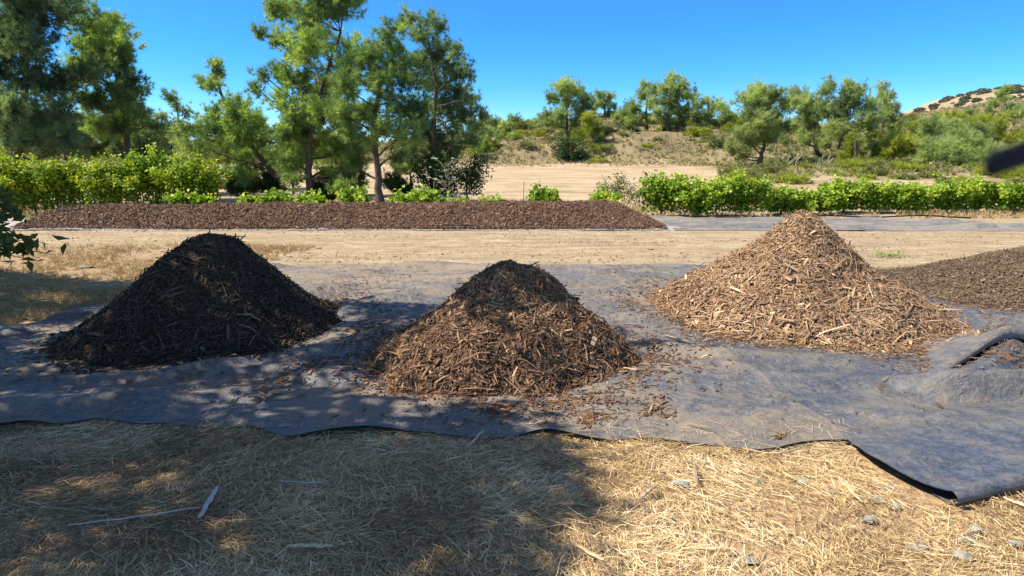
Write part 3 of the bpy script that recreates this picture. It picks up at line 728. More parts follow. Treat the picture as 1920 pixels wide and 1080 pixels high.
r_0 = np.random.default_rng(15)
PG = 'tall pines behind the windrow'
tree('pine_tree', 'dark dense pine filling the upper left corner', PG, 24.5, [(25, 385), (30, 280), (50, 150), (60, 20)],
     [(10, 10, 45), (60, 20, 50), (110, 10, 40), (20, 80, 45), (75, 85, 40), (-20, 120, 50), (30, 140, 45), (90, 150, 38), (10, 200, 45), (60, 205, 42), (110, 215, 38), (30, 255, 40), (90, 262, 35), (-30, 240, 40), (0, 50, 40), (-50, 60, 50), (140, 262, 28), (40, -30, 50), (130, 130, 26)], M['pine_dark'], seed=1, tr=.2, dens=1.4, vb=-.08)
tree('pine_tree', 'grey-green pine with a broad rounded right side, second from the left', PG, 27, [(240, 385), (238, 250), (225, 130), (190, 40)],
     [(160, 30, 38), (190, 50, 40), (215, 70, 35), (245, 90, 26), (150, 75, 38), (195, 100, 42), (235, 120, 36), (262, 150, 20), (170, 130, 40), (215, 160, 40), (255, 180, 26), (180, 190, 36), (225, 205, 34), (150, 170, 30), (265, 215, 24), (185, 235, 28), (150, 5, 22), (240, 235, 30), (285, 235, 16)], M['pine'], seed=2, tr=.16, dens=1.25, vb=-.1)
tree('pine_tree', 'slim sparse pine standing right of the broad left pine', PG, 33, [(340, 300), (338, 240), (330, 180)],
     [(320, 192, 11), (340, 212, 16), (305, 215, 15), (350, 240, 16), (318, 240, 18), (300, 250, 16), (352, 262, 12), (328, 182, 7)], M['pine_dark'], seed=3, tr=.09, dens=1.1, sc_=1.1, depth=.5)
tree('pine_tree', 'low pine leaning left with a thin sprig at its top', PG, 25.5, [(545, 385), (528, 345), (480, 285), (430, 215), (398, 130)],
     [(402, 120, 9), (385, 155, 13), (412, 160, 13), (398, 140, 8), (430, 195, 28), (400, 215, 24), (455, 215, 28), (490, 225, 25), (415, 245, 30), (455, 255, 32), (500, 260, 28), (400, 275, 20), (440, 290, 28), (480, 300, 26), (520, 250, 20), (470, 330, 20), (430, 325, 18), (385, 250, 14)], M['pine'], seed=4, tr=.13, dens=1.35, vb=.08)
tree('pine_tree', 'tall pine with feathery yellow-green left side, its top out of frame', PG, 24.5, [(580, 385), (578, 300), (598, 180), (640, 60)],
     [(520, 20, 26), (560, 30, 38), (610, 20, 42), (655, 15, 38), (500, 60, 22), (540, 80, 36), (590, 90, 42), (640, 90, 42), (495, 125, 20), (535, 140, 36), (585, 155, 42), (530, 300, 26), (640, 270, 30), (600, 345, 22), (655, 345, 18), (560, 240, 34), (635, 150, 36), (515, 185, 26), (560, 210, 38), (610, 215, 38), (535, 250, 30), (575, 270, 36), (620, 275, 34), (545, 300, 26), (600, 320, 26), (640, 330, 26), (560, 335, 20), (600, -30, 46), (660, -25, 34), (500, 140, 12), (480, 165, 9), (485, 60, 10), (520, 0, 26)], M['pine'], seed=5, tr=.15, dens=1.3, depth=1.3, vb=.08)
tree('pine_tree', 'largest pine with a bare dark trunk and forked red-brown limbs', PG, 23.3, [(710, 385), (706, 320), (704, 250), (702, 200), (722, 120)],
     [(705, 95, 30), (735, 60, 22), (690, 130, 34), (740, 120, 36), (665, 165, 30), (720, 165, 34), (770, 150, 32), (690, 215, 20), (750, 205, 38), (655, 215, 26), (670, 250, 26), (700, 262, 18), (765, 250, 34), (735, 240, 24), (650, 130, 22), (740, 90, 22), (665, 265, 22), (790, 200, 30), (640, 200, 22), (655, 300, 24), (690, 240, 18), (735, 290, 20), (630, 240, 24)], M['pine'], seed=6, tr=.135, dens=1.25, vb=.02)
tree('pine_tree', 'blue-green pine forming the right flank of the big pine cluster', PG, 26, [(812, 350), (810, 280), (820, 180), (800, 60)],
     [(770, 35, 18), (800, 30, 18), (825, 50, 18), (790, 70, 24), (745, 45, 14), (820, 95, 30), (850, 90, 18), (780, 110, 28), (845, 130, 30), (870, 135, 14), (810, 150, 34), (855, 170, 30), (880, 185, 18), (820, 200, 36), (865, 215, 32), (890, 230, 18), (790, 245, 34), (840, 255, 34), (880, 260, 24), (810, 290, 28), (760, 285, 24), (850, 285, 20), (905, 215, 8)], M['pine_dark'], seed=7, tr=.13, dens=1.3, vb=.12)

for k, (px, py, Y, rr, lb) in enumerate([(400, 270, 31, 34, 'feathery pine filling in behind the leaning pine, left side'), (475, 255, 32, 36, 'feathery pine behind the leaning pine, right side'), (545, 290, 30, 32, 'light green pine thicket behind the feathery pine foot'),
        (630, 285, 29, 34, 'light green pine thicket just left of the bare trunk'), (770, 290, 30, 30, 'olive pine thicket right of the bare trunk'), (655, 210, 30, 34, 'pine filling the middle of the big cluster')]):
    bl = [(px + r_0.normal(0, .62) * rr, py + r_0.uniform(-.9, .9) * rr, r_0.uniform(.5, .75) * rr) for _ in range(9)]
    tree('pine_tree', lb, 'pines behind the big cluster', Y, [(px, 330), (px, py)], bl, M['pine_far' if k < 5 else 'pine'], sc_=1.15, tr=.07, seed=140 + k, dens=1.0)

HG = 'pines on the dry hillside'
def hp(label, Y, trunk, blobs, seed, mat='pine_far', dens=1.0, tr=.17, name='pine_tree', kind='pine', s=1.75, vb=0., group=HG, cat='tree'):
    return tree(name, label, group, Y, trunk, blobs, M[mat], kind, sc_=s, tr=tr, dens=dens * 2.0, depth=1.0, seed=seed, vb=vb, cat=cat)
hp('lone tall pine on the crest left of centre, above a dark round shrub', 62, [(1065, 280), (1064, 230), (1062, 170)], [(1055, 165, 16), (1078, 165, 18), (1040, 182, 14), (1095, 180, 14), (1065, 188, 16), (1030, 215, 14), (1050, 212, 14), (1090, 205, 16), (1105, 195, 11), (1040, 230, 12), (1080, 228, 14), (1025, 228, 10)], 20)
hp('small open-crowned pine on the skyline behind the lone tall pine', 74, [(1133, 225), (1133, 175)], [(1125, 177, 9), (1145, 180, 11), (1130, 192, 12), (1150, 198, 9), (1118, 195, 9)], 21, dens=.9, tr=.12)
hp('bright yellow-green young pine right of the dark round shrub', 60, [(1105, 300), (1103, 230)], [(1100, 225, 12), (1110, 240, 17), (1092, 252, 18), (1115, 262, 18), (1098, 275, 16), (1125, 280, 12), (1105, 290, 14)], 22, 'pine_yellow')
hp('tall pine with dark trunk, left one of the skyline pair', 66, [(1212, 262), (1212, 210), (1220, 160)], [(1215, 160, 12), (1228, 172, 10), (1205, 178, 12), (1218, 195, 13), (1190, 202, 13), (1175, 212, 12), (1200, 222, 14), (1222, 222, 12), (1185, 228, 12)], 23)
hp('tallest domed pine of the hillside, right one of the skyline pair', 64, [(1250, 262), (1253, 210), (1260, 150)], [(1258, 148, 12), (1272, 160, 14), (1248, 165, 12), (1265, 180, 16), (1285, 178, 13), (1240, 188, 12), (1255, 200, 16), (1280, 205, 17), (1232, 212, 13), (1250, 225, 15), (1278, 228, 15), (1295, 215, 10)], 24)
hp('thin pale pine right of the domed hillside pine', 68, [(1292, 262), (1298, 190)], [(1298, 186, 8), (1305, 200, 10), (1295, 212, 11), (1312, 222, 11), (1298, 235, 11)], 25, dens=.9, tr=.1)
hp('two-topped bushy pine in the gap before the right hand grove', 63, [(1325, 275), (1328, 190)], [(1328, 188, 8), (1335, 200, 9), (1355, 200, 12), (1330, 215, 13), (1352, 218, 15), (1325, 235, 13), (1348, 238, 15), (1368, 218, 9), (1320, 252, 12), (1360, 250, 10)], 26)
GG = 'pines of the right hand grove'
hp('broad pine with pale leaning trunk at the left end of the grove', 41, [(1423, 330), (1432, 280), (1442, 200)], [(1425, 172, 20), (1450, 178, 20), (1402, 190, 18), (1430, 200, 24), (1470, 195, 17), (1395, 215, 15), (1415, 228, 24), (1455, 222, 22), (1385, 252, 16), (1410, 262, 22), (1445, 255, 22), (1478, 235, 16), (1380, 280, 14), (1400, 290, 14)], 27, group=GG, s=1.2, tr=.16)
hp('grove pine with a pointed sprig rising at its top right', 44, [(1540, 325), (1525, 260), (1530, 180)], [(1550, 158, 10), (1540, 172, 12), (1505, 175, 18), (1525, 188, 20), (1495, 195, 16), (1545, 200, 17), (1510, 215, 22), (1490, 235, 16), (1530, 235, 18), (1500, 260, 17), (1478, 260, 12)], 28, group=GG, s=1.3)
hp('dense round-headed pine in the middle of the grove', 42, [(1555, 325), (1580, 260), (1595, 170)], [(1588, 160, 10), (1600, 170, 14), (1578, 188, 18), (1605, 192, 20), (1630, 200, 17), (1560, 205, 16), (1585, 215, 22), (1620, 220, 20), (1565, 238, 18), (1600, 242, 20), (1555, 265, 16), (1590, 270, 16), (1640, 235, 12)], 29, group=GG, s=1.3)
hp('slender blue-green pine at the right end of the grove', 44, [(1628, 322), (1645, 270), (1665, 170)], [(1668, 162, 9), (1675, 178, 10), (1660, 185, 13), (1672, 202, 14), (1655, 212, 14), (1668, 228, 16), (1640, 250, 17), (1668, 250, 18), (1690, 255, 13), (1650, 275, 17), (1678, 275, 16), (1632, 275, 12)], 30, group=GG, s=1.3)
hp('conical yellow-green young pine in front of the grove', 39, [(1605, 335), (1603, 260)], [(1602, 258, 8), (1604, 272, 12), (1598, 288, 15), (1612, 290, 13), (1600, 308, 18), (1618, 310, 15), (1585, 315, 14), (1605, 325, 16)], 31, 'pine_yellow', group=GG, s=1.1)
r_ = np.random.default_rng(5)
wl_ = ['yellowish pine thicket at the grove end, low by the vines', 'rounded pine of the thicket right of the grove', 'mid green pine halfway up the right hand thicket', 'upper thicket pine close below the bare far hill',
       'thicket pine just left of the dark blurred strap', 'olive thicket pine behind the rightmost vines', 'pale thicket pine above the dark blurred strap', 'topmost thicket pine at the right edge', 'low yellow thicket pine above the right hand vines', 'small thicket pine beside the slender grove pine', 'wide thicket pine below the far hill shoulder', 'dull green thicket pine at mid slope', 'right edge thicket pine over the strap']
wp = [(1700, 305, 42), (1730, 268, 50), (1775, 262, 52), (1765, 238, 70), (1800, 300, 42), (1855, 310, 40), (1850, 255, 56), (1900, 228, 72), (1750, 312, 40), (1705, 268, 54), (1815, 236, 74), (1810, 268, 54), (1920, 268, 54)]
for k, ((px, py, Y), lb) in enumerate(zip(wp, wl_)):
    s = 50 / Y * 1.1; bl = [(px + r_.normal(0, 19) * s, py + r_.uniform(-28, 22) * s, r_.uniform(14, 21) * s) for _ in range(13)]
    hp(lb, Y, [(px, py + 40), (px + r_.normal(0, 4), py - 20 * s)], bl, 60 + k, 'pine_yellow' if k % 3 == 0 else 'pine_far', group='pines of the right hand thicket', s=1.4, dens=.9, vb=.1)
hp('sparse bare-looking pine top against the sky at the right edge', 72, [(1880, 250), (1882, 175)], [(1880, 168, 7), (1870, 178, 7), (1892, 182, 7), (1878, 192, 9), (1895, 200, 8), (1862, 200, 8)], 80, dens=.35, tr=.07)
for k, (px, py, Y, rr, mt_, lb) in enumerate([(925, 245, 66, 17, 'pine_far', 'round bushy pine left end of the crest, right of the big cluster'), (962, 238, 70, 15, 'pine_far', 'narrow bushy pine on the crest, right of the round one'),
        (905, 262, 60, 14, 'pine_far', 'low pine bush touching the big pine cluster'), (942, 262, 64, 14, 'pine_far', 'low rounded pine bush below the crest bushes'), (1170, 215, 72, 12, 'pine_far', 'small crest pine left of the skyline pair'),
        (1010, 240, 72, 12, 'pine_far', 'low crest pine left of the lone tall pine'), (1385, 240, 62, 16, 'pine_yellow', 'yellow-green pine left of the grove behind its first pine')]):
    bl = [(px + r_.normal(0, .6) * rr, py + r_.uniform(-1, .9) * rr, r_.uniform(.55, .8) * rr) for _ in range(8)]
    hp(lb, Y, [(px, py + rr * 1.6), (px, py)], bl, 90 + k, mt_, s=1.7, tr=.1)
for k, (px, py, Y, rr) in enumerate([(40, 250, 34, 44), (120, 255, 35, 38), (200, 262, 36, 28), (255, 262, 36, 28), (300, 268, 38, 24)]):
    lb = ['shadowy pine low behind the left vines, at the frame edge', 'shadowy pine behind the left vines, second along', 'rounded light green pine bush behind the left vines', 'shadowy pine bush behind the left vines, below the broad pine', 'shadowy pine bush left of the earth bank'][k]
    bl = [(px + r_.normal(0, .8) * rr, py + r_.uniform(-1, .9) * rr, r_.uniform(.6, .9) * rr) for _ in range(12)]
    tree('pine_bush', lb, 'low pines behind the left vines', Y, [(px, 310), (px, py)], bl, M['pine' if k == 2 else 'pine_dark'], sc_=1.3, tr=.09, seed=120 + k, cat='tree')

# broadleaf shrubs
def shrub(label, Y, px, py, rr, mat, seed, name='shrub', s=1.3, n=9, group=None, cat='shrub', sx=1.0, kind='leaf'):
    r = np.random.default_rng(seed)
    bl = [(px + r.uniform(-.75, .75) * rr * sx, py + r.uniform(-.6, .75) * rr, r.uniform(.4, .6) * rr) for _ in range(n)]
    return tree(name, label, group, Y, [(px, py + rr), (px, py)], bl, M[mat], kind, sc_=s, tr=.05, seed=seed, cat=cat, depth=.5, dens=.7)
shrub('dark green round shrub at the foot of the hill below the lone tall pine', 57, 1072, 288, 34, 'dark_leaf', 201, s=1.6, n=16)
shrub('dark dense shrub at the right foot of the big pine cluster', 25, 820, 325, 40, 'dark_leaf', 202, s=1.0, n=16, sx=1.1)
shrub('dark drooping shrub touching the field, right of the umbel flowers', 27, 875, 325, 34, 'dark_leaf', 203, s=1.0, n=12)
shrub('fresh green bush on the hill foot right of the big cluster', 55, 893, 272, 17, 'vine', 204, s=1.3)
shrub('grey brushy undergrowth shrub left of the bare pine trunk', 25, 655, 340, 24, 'scrub', 205, s=.9, n=9, kind='pine')
shrub('olive undergrowth shrub under the leaning pine', 26, 450, 335, 26, 'dark_leaf', 206, s=1.0, n=10, kind='pine')
shrub('dark undergrowth shrub between leaning pine and feathery pine', 25.5, 500, 345, 20, 'dark_leaf', 207, s=.9, kind='pine')
shrub('twiggy dark shrub under the feathery pine', 25, 605, 352, 20, 'dark_leaf', 208, s=.9, kind='pine')
shrub('dusky undergrowth shrub right of the bare pine trunk', 25, 750, 345, 20, 'dark_leaf', 209, s=.9, kind='pine')

# low scrub of the hill: copies of a few kinds
protos = []
for k, (mt_, kd) in enumerate([('scrub', 'pine'), ('scrub', 'leaf'), ('pine_yellow', 'pine'), ('dark_leaf', 'leaf'), ('scrub', 'pine')]):
    r = np.random.default_rng(300 + k); mb = MB(); ns = 60
    q = norm(r.normal(size=(ns, 3))) * r.random((ns, 1)) ** .4 * np.array([.8, .8, .55]); q[:, 2] = np.abs(q[:, 2])
    if kd == 'pine': sprays(mb, np.repeat(q, 4, 0) + r.normal(0, .08, (ns * 4, 3)), np.repeat(norm(q + [0, 0, .4]), 4, 0), 9, .26, .035, .6, np.repeat(np.clip(.5 + .2 * r.normal(size=ns), 0, 1), 4), r)
    else: leaves(mb, np.repeat(q, 22, 0) + r.normal(0, .10, (ns * 22, 3)), .11, np.repeat(np.clip(.5 + .2 * r.normal(size=ns), 0, 1), 22), r)
    protos.append((mb, M[mt_]))
labs = [('dull olive scrub bush low on the dry hillside', 'olive scrub bushes on the hillside'), ('leafy olive-brown scrub bush on the dry hillside', 'leafy scrub bushes on the hillside'), ('yellow-green cushion bush on the dry hillside', 'yellow-green cushion bushes on the hillside'),
        ('dark green scrub bush on the dry hillside', 'dark scrub bushes on the hillside'), ('grey-green spiky scrub bush on the dry hillside', 'spiky scrub bushes on the hillside')]
r = np.random.default_rng(77); first = [None] * 5; cnt = 0
while cnt < 150:
    Y = r.uniform(54, 84); px = r.uniform(850, 1700) if r.random() < .8 else r.uniform(250, 2000); x = (px - 960) / F * Y
    if Y < 58 and r.random() < .5 or vnoise(np.array(x), np.array(Y), 6, 61) < r.uniform(.1, .6): continue
    k = int(r.choice(5, p=[.27, .22, .2, .11, .2])); s = r.uniform(.35, 1.25)
    if first[k] is None:
        o = protos[k][0].build('scrub_bush', protos[k][1]); first[k] = o
    else: o = first[k].copy(); COL.objects.link(o)
    o.location = (x, Y, float(H(x, Y)) - .05); o.rotation_euler = (0, 0, r.uniform(0, 6.28)); o.scale = (s * 1.25, s * 1.25, s * r.uniform(.8, 1.2))
    tag(o, labs[k][0], 'scrub bush', labs[k][1]); cnt += 1
for k_ in range(85):
    px = r.uniform(1120, 1720); Y = r.uniform(56 - (px > 1350) * 15, 72); x = (px - 960) / F * Y; k = int(r.choice(5, p=[.35, .2, .12, .08, .25])); s = r.uniform(.18, .5)
    o = first[k].copy(); COL.objects.link(o); o.location = (x, Y, float(H(x, Y)) - .03); o.rotation_euler = (0, 0, r.uniform(0, 6.28)); o.scale = (s * 1.3, s * 1.3, s)
    tag(o, labs[k][0], 'scrub bush', labs[k][1])
for k_ in range(60):
    px = r.uniform(1340, 1990); Y = r.uniform(31, 40); x = (px - 960) / F * Y; k = int(r.choice([2, 2, 0, 1])); s = r.uniform(.3, .75)
    o = first[k].copy(); COL.objects.link(o); o.location = (x, Y, float(H(x, Y)) - .03); o.rotation_euler = (0, 0, r.uniform(0, 6.28)); o.scale = (s * 1.5, s * 1.3, s)
    tag(o, labs[k][0], 'scrub bush', labs[k][1])
# dots of scrub on the far bare hill
mbf = MB(); r = np.random.default_rng(401); q = norm(r.normal(size=(120, 3))) * np.array([1, 1, .7]); q[:, 2] = np.abs(q[:, 2])
leaves(mbf, np.repeat(q, 12, 0) + r.normal(0, .12, (1440, 3)), .42, np.full(1440, .35), r)
M['farscrub'] = foliage_mat('far_scrub', [(0, (.10, .115, .085)), (1, (.20, .21, .14))], .1)
fs = None
for k in range(130):
    px, py = (r.uniform(1700, 1930), 0); Y = 280 - r.random() ** 1.6 * 90
    x = (px - 960) / F * Y
    if fs is None: fs = mbf.build('far_scrub_bush', M['farscrub']); o = fs
    else: o = fs.copy(); COL.objects.link(o)
    s = r.uniform(.5, 1.7); o.scale = (s * 1.3, s, s); o.location = (x, Y, float(FHz(np.array(x), np.array(Y))) - .2); o.rotation_euler = (0, 0, r.uniform(0, 6))
    tag(o, 'small dark scrub bush dotting the bare far hill', 'scrub bush', 'scrub bushes on the far hill')

# ------------------------------------------------------------------ vines
def vine(label, px, Y, wpx, top, bottom, mat, seed, group, dens=1.0, leaf=.10, name='grapevine', arch=True):
    """bushy vine: stake-like trunk, arching shoots and broad leaves"""
    r = np.random.default_rng(seed + 500)
    x0 = W(px, 300, Y)[0]; z0 = float(H(x0, Y)); root = empty(name, (x0, Y, z0), label, 'grapevine', group)
    top = top + r.uniform(-14, 16); hw = wpx / F * Y / 2 * r.uniform(.9, 1.12); zt = (W(px, top, Y)[2] - z0); zb = max(.05, min(.25, W(px, bottom, Y)[2] - z0))
    mt = MB(); tube(mt, limb(np.zeros(3), np.array([.05, 0, zt * .5]), 8, r, .06), np.linspace(.04, .025, 8), 7)
    mf = MB(); n = int(26 * dens * max(1, hw / .8)); P = []; VV = []
    for k in range(n):
        tx = r.uniform(-1, 1) * hw * .9; h = zt * r.uniform(.55, 1.03) * (1 - .28 * (abs(tx) / hw) ** 2)
        tip = np.array([tx + r.normal(0, .12), r.normal(0, .32), h]); p0 = np.array([tx * .45, r.normal(0, .08), zt * r.uniform(.25, .5)])
        s = limb(p0, tip, 9, r, .15, -.1)
        if r.random() < .4: s[-3:, 2] -= np.array([.02, .07, .16]) * r.uniform(.5, 1.6)
        tube(mt, s, np.linspace(.010, .004, 9), 4)
        m = int(60 * dens); u = r.random(m) ** .8 * 8; i = np.clip(u.astype(int), 0, 7); f = (u - i)[:, None]
        P.append(s[i] * (1 - f) + s[i + 1] * f + r.normal(0, .075, (m, 3))); VV.append(.45 + .35 * (u / 8 - .5) + r.normal(0, .12))
    m = int(1250 * dens * max(1, hw / .8)); q = norm(r.normal(size=(m, 3))) * r.random((m, 1)) ** .5
    P.append(np.stack([q[:, 0] * hw * .95, q[:, 1] * .38, (zb * .6 + (zt * .82 - zb * .6) * r.random(m) ** .85)], -1)); VV.append(np.full(m, .35))
    P = np.concatenate(P); VV = np.concatenate(VV); P[:, 2] = np.maximum(P[:, 2], .04)
    nrm = np.stack([P[:, 0] * .3 + r.normal(0, .6, len(P)), P[:, 1] * .6 - .15 + r.normal(0, .6, len(P)), np.full(len(P), .75)], -1)
    leaves(mf, P, leaf, np.clip(VV + r.normal(0, .1, len(P)), 0, 1), r, nrm, 1.0, 1.15)
    mt.build('trunk', M['bark'], root, True); mf.build('foliage', mat, root)
    return root
RG = 'grapevines in the right hand row'
for k, (px, Y, w_, top, bot, lb) in enumerate([
        (1245, 20.6, 95, 318, 392, 'first full grapevine of the right row, beside the windrow end'), (1315, 20.4, 110, 318, 398, 'tall grapevine with lifted shoots, second in the right row'),
        (1395, 20.7, 110, 332, 392, 'rounded grapevine left behind the pale pile tip'), (1470, 21.2, 100, 352, 392, 'lower grapevine hidden partly by the pale pile tip'),
        (1545, 21.2, 100, 345, 390, 'grapevine right behind the pale pile tip'), (1590, 21.8, 70, 325, 388, 'grapevine with one tall upright shoot in the right row'),
        (1650, 21.6, 90, 350, 390, 'low gappy grapevine after the tall-shoot vine'), (1715, 21.4, 100, 335, 390, 'wide grapevine in the middle of the right part of the row'),
        (1785, 21.6, 90, 345, 388, 'grapevine with bare trunk foot below the blurred strap, left side'), (1845, 21.8, 95, 338, 388, 'grapevine straight under the blurred strap'),
        (1912, 21.6, 100, 340, 392, 'rightmost grapevine cut by the frame edge')]):
    vine(lb, px, Y, w_, top, bot, M['vine'], 10 + k, RG, 1.3, .092)
for k, (px, Y, w_, top, bot, lb) in enumerate([
        (-25, 21.0, 120, 280, 380, 'bushy vine cut by the left frame edge'), (55, 21.2, 120, 285, 382, 'yellow-green bushy vine, second from the left edge'), (125, 21.4, 110, 270, 382, 'tall yellow-green vine left of the shadow gap'),
        (205, 21.0, 130, 292, 384, 'vine with orange-yellow shoot tips'), (285, 21.5, 100, 272, 384, 'tallest darker vine with shoots up toward the earth bank'), (360, 21.2, 105, 296, 384, 'last vine of the left row, before the leaning pine')]):
    vine(lb, px, Y, w_, top, bot, M['vine_yellow'] if k != 4 else M['vine'], 40 + k, 'grapevines in the left hand row', 1.55, .085)
SG = 'young vines showing over the windrow'
for k, (px, w_, top, lb) in enumerate([(465, 48, 356, 'young vine above the windrow, furthest left'), (508, 42, 352, 'young vine paired with the furthest left one'), (578, 62, 358, 'young vine left of the bare pine trunk under the feathery pine'),
        (662, 50, 352, 'young vine just left of the bare pine trunk'), (755, 56, 358, 'young vine just right of the bare pine trunk'), (800, 50, 357, 'young vine between trunk and umbel flowers'),
        (850, 56, 357, 'young vine at the foot of the umbel flowers'), (922, 44, 364, 'smallest young vine, right of the dark drooping shrub'), (1020, 62, 347, 'isolated young vine beside the thin rusty stake'),
        (1135, 50, 364, 'young vine low under the grey-green upright shrub'), (345, 70, 372, 'low broad-leaved vine at the foot of the left row')]):
    vine(lb, px, 20.0, w_, top, 388, M['vine'], 70 + k, SG, .75, .11)
tree('shrub', 'grey-green upright shrub with spiky shoots behind the windrow end', None, 20.8, [(1155, 390), (1158, 350)], [(1165, 340, 8), (1135, 352, 8), (1158, 352, 12), (1175, 358, 12), (1140, 366, 12), (1185, 370, 11), (1160, 372, 14), (1125, 372, 8)], M['scrub'], 'leaf', sc_=.7, tr=.03, seed=230, cat='shrub', depth=.25, dens=1.0)

# umbel flowers on tall stalks
def umbel(px, top, Y, label, seed, n=7):
    r = np.random.default_rng(seed); x = W(px, 300, Y)[0]; z0 = float(H(x, Y)); root = empty('umbel_flower', (x, Y, z0), label, 'wildflower', 'white umbel flowers behind the windrow')
    ht = W(px, top, Y)[2] - z0; ms = MB(); mh = MB(); tube(ms, limb(np.zeros(3), np.array([r.normal(0, .08), 0, ht * .93]), 10, r, .03), np.linspace(.012, .006, 10), 6)
    for k in range(n):
        a = np.array([0, 0, ht * r.uniform(.45, .9)]); b = np.array([r.normal(0, .28), r.normal(0, .15), min(ht, a[2] + r.uniform(.1, .4))])
        tube(ms, limb(a, b, 6, r, .1), np.linspace(.006, .003, 6), 5)
        m = 40; rad = r.uniform(.04, .075); q = r.normal(0, rad * .6, (m, 3)) * [1, 1, .3] + b; leaves(mh, q, .022, np.full(m, .5), r)
    ms.build('stalk', M['stem'], root); mh.build('flower_head', M['flower'], root)
umbel(838, 296, 20.6, 'tall branching stalk with white umbels in front of the dark shrub', 1, 12)
umbel(812, 335, 20.4, 'shorter umbel stalk left of the tall branching one', 2, 3)
umbel(535, 360, 20.3, 'low white umbels between young vines at the left', 3, 8)
umbel(918, 360, 20.3, 'single white umbel over the smallest young vine', 4, 2)
for k, (px, top) in enumerate([(1478, 305), (1492, 303), (1540, 308), (1549, 312)]):
    mb = MB(); r = np.random.default_rng(k); Y = 38; x = W(px, 300, Y)[0]; z0 = float(H(x, Y)); ht = W(px, top, Y)[2] - z0
    tube(mb, limb(np.zeros(3), np.array([.3 * r.normal(), 0, ht]), 8, r, .05), np.linspace(.05, .025, 8), 6)
    for j in range(4):
        a = np.array([0, 0, ht * r.uniform(.5, .85)]); tube(mb, limb(a, a + np.array([r.normal(0, .4), 0, .5]), 5, r), np.linspace(.025, .012, 5), 5)
    o = mb.build('dead_sapling', M['stem'], None, True); o.location = (x, Y, z0)
    tag(o, ['pale dead sapling nearest the pale grove trunk', 'pale dead sapling, second right of the grove trunk', 'pale forked dead sapling in the dark hollow of the grove', 'rightmost pale dead sapling in the grove hollow'][k], 'dead sapling', 'dead saplings in front of the grove')
mb = MB(); x = W(981, 300, 20.2)[0]; tube(mb, [[0, 0, 0], [.01, 0, .4], [.02, 0, .85], [.03, 0, 1.05]], .010, 6); o = mb.build('stake', M['rust']); o.location = (x, 20.2, 0)
tag(o, 'thin rusty stake standing behind the windrow near the isolated young vine', 'stake')
mb = MB(); xs = np.linspace(3.9, 13.5, 60); tube(mb, np.stack([xs, 19.75 + .10 * np.sin(xs * 1.3), .06 + .03 * np.sin(xs * 2.2)], -1), .022, 7)
tag(mb.build('irrigation_pipe', M['black'], None, True), 'black irrigation pipe lying along the foot of the right vines', 'pipe')
# small weed in the yard
mb = MB(); r = np.random.default_rng(8); p = G(1672, 483); q = r.normal(0, .12, (160, 3)) * [1.6, .8, .25]; q[:, 2] = np.abs(q[:, 2]) + .02
leaves(mb, q, .035, np.full(160, .35), r); o = mb.build('weed', M['vine']); o.location = (p[0], p[1], 0); tag(o, 'small pale green weed in the bare yard above the compost heap', 'weed')

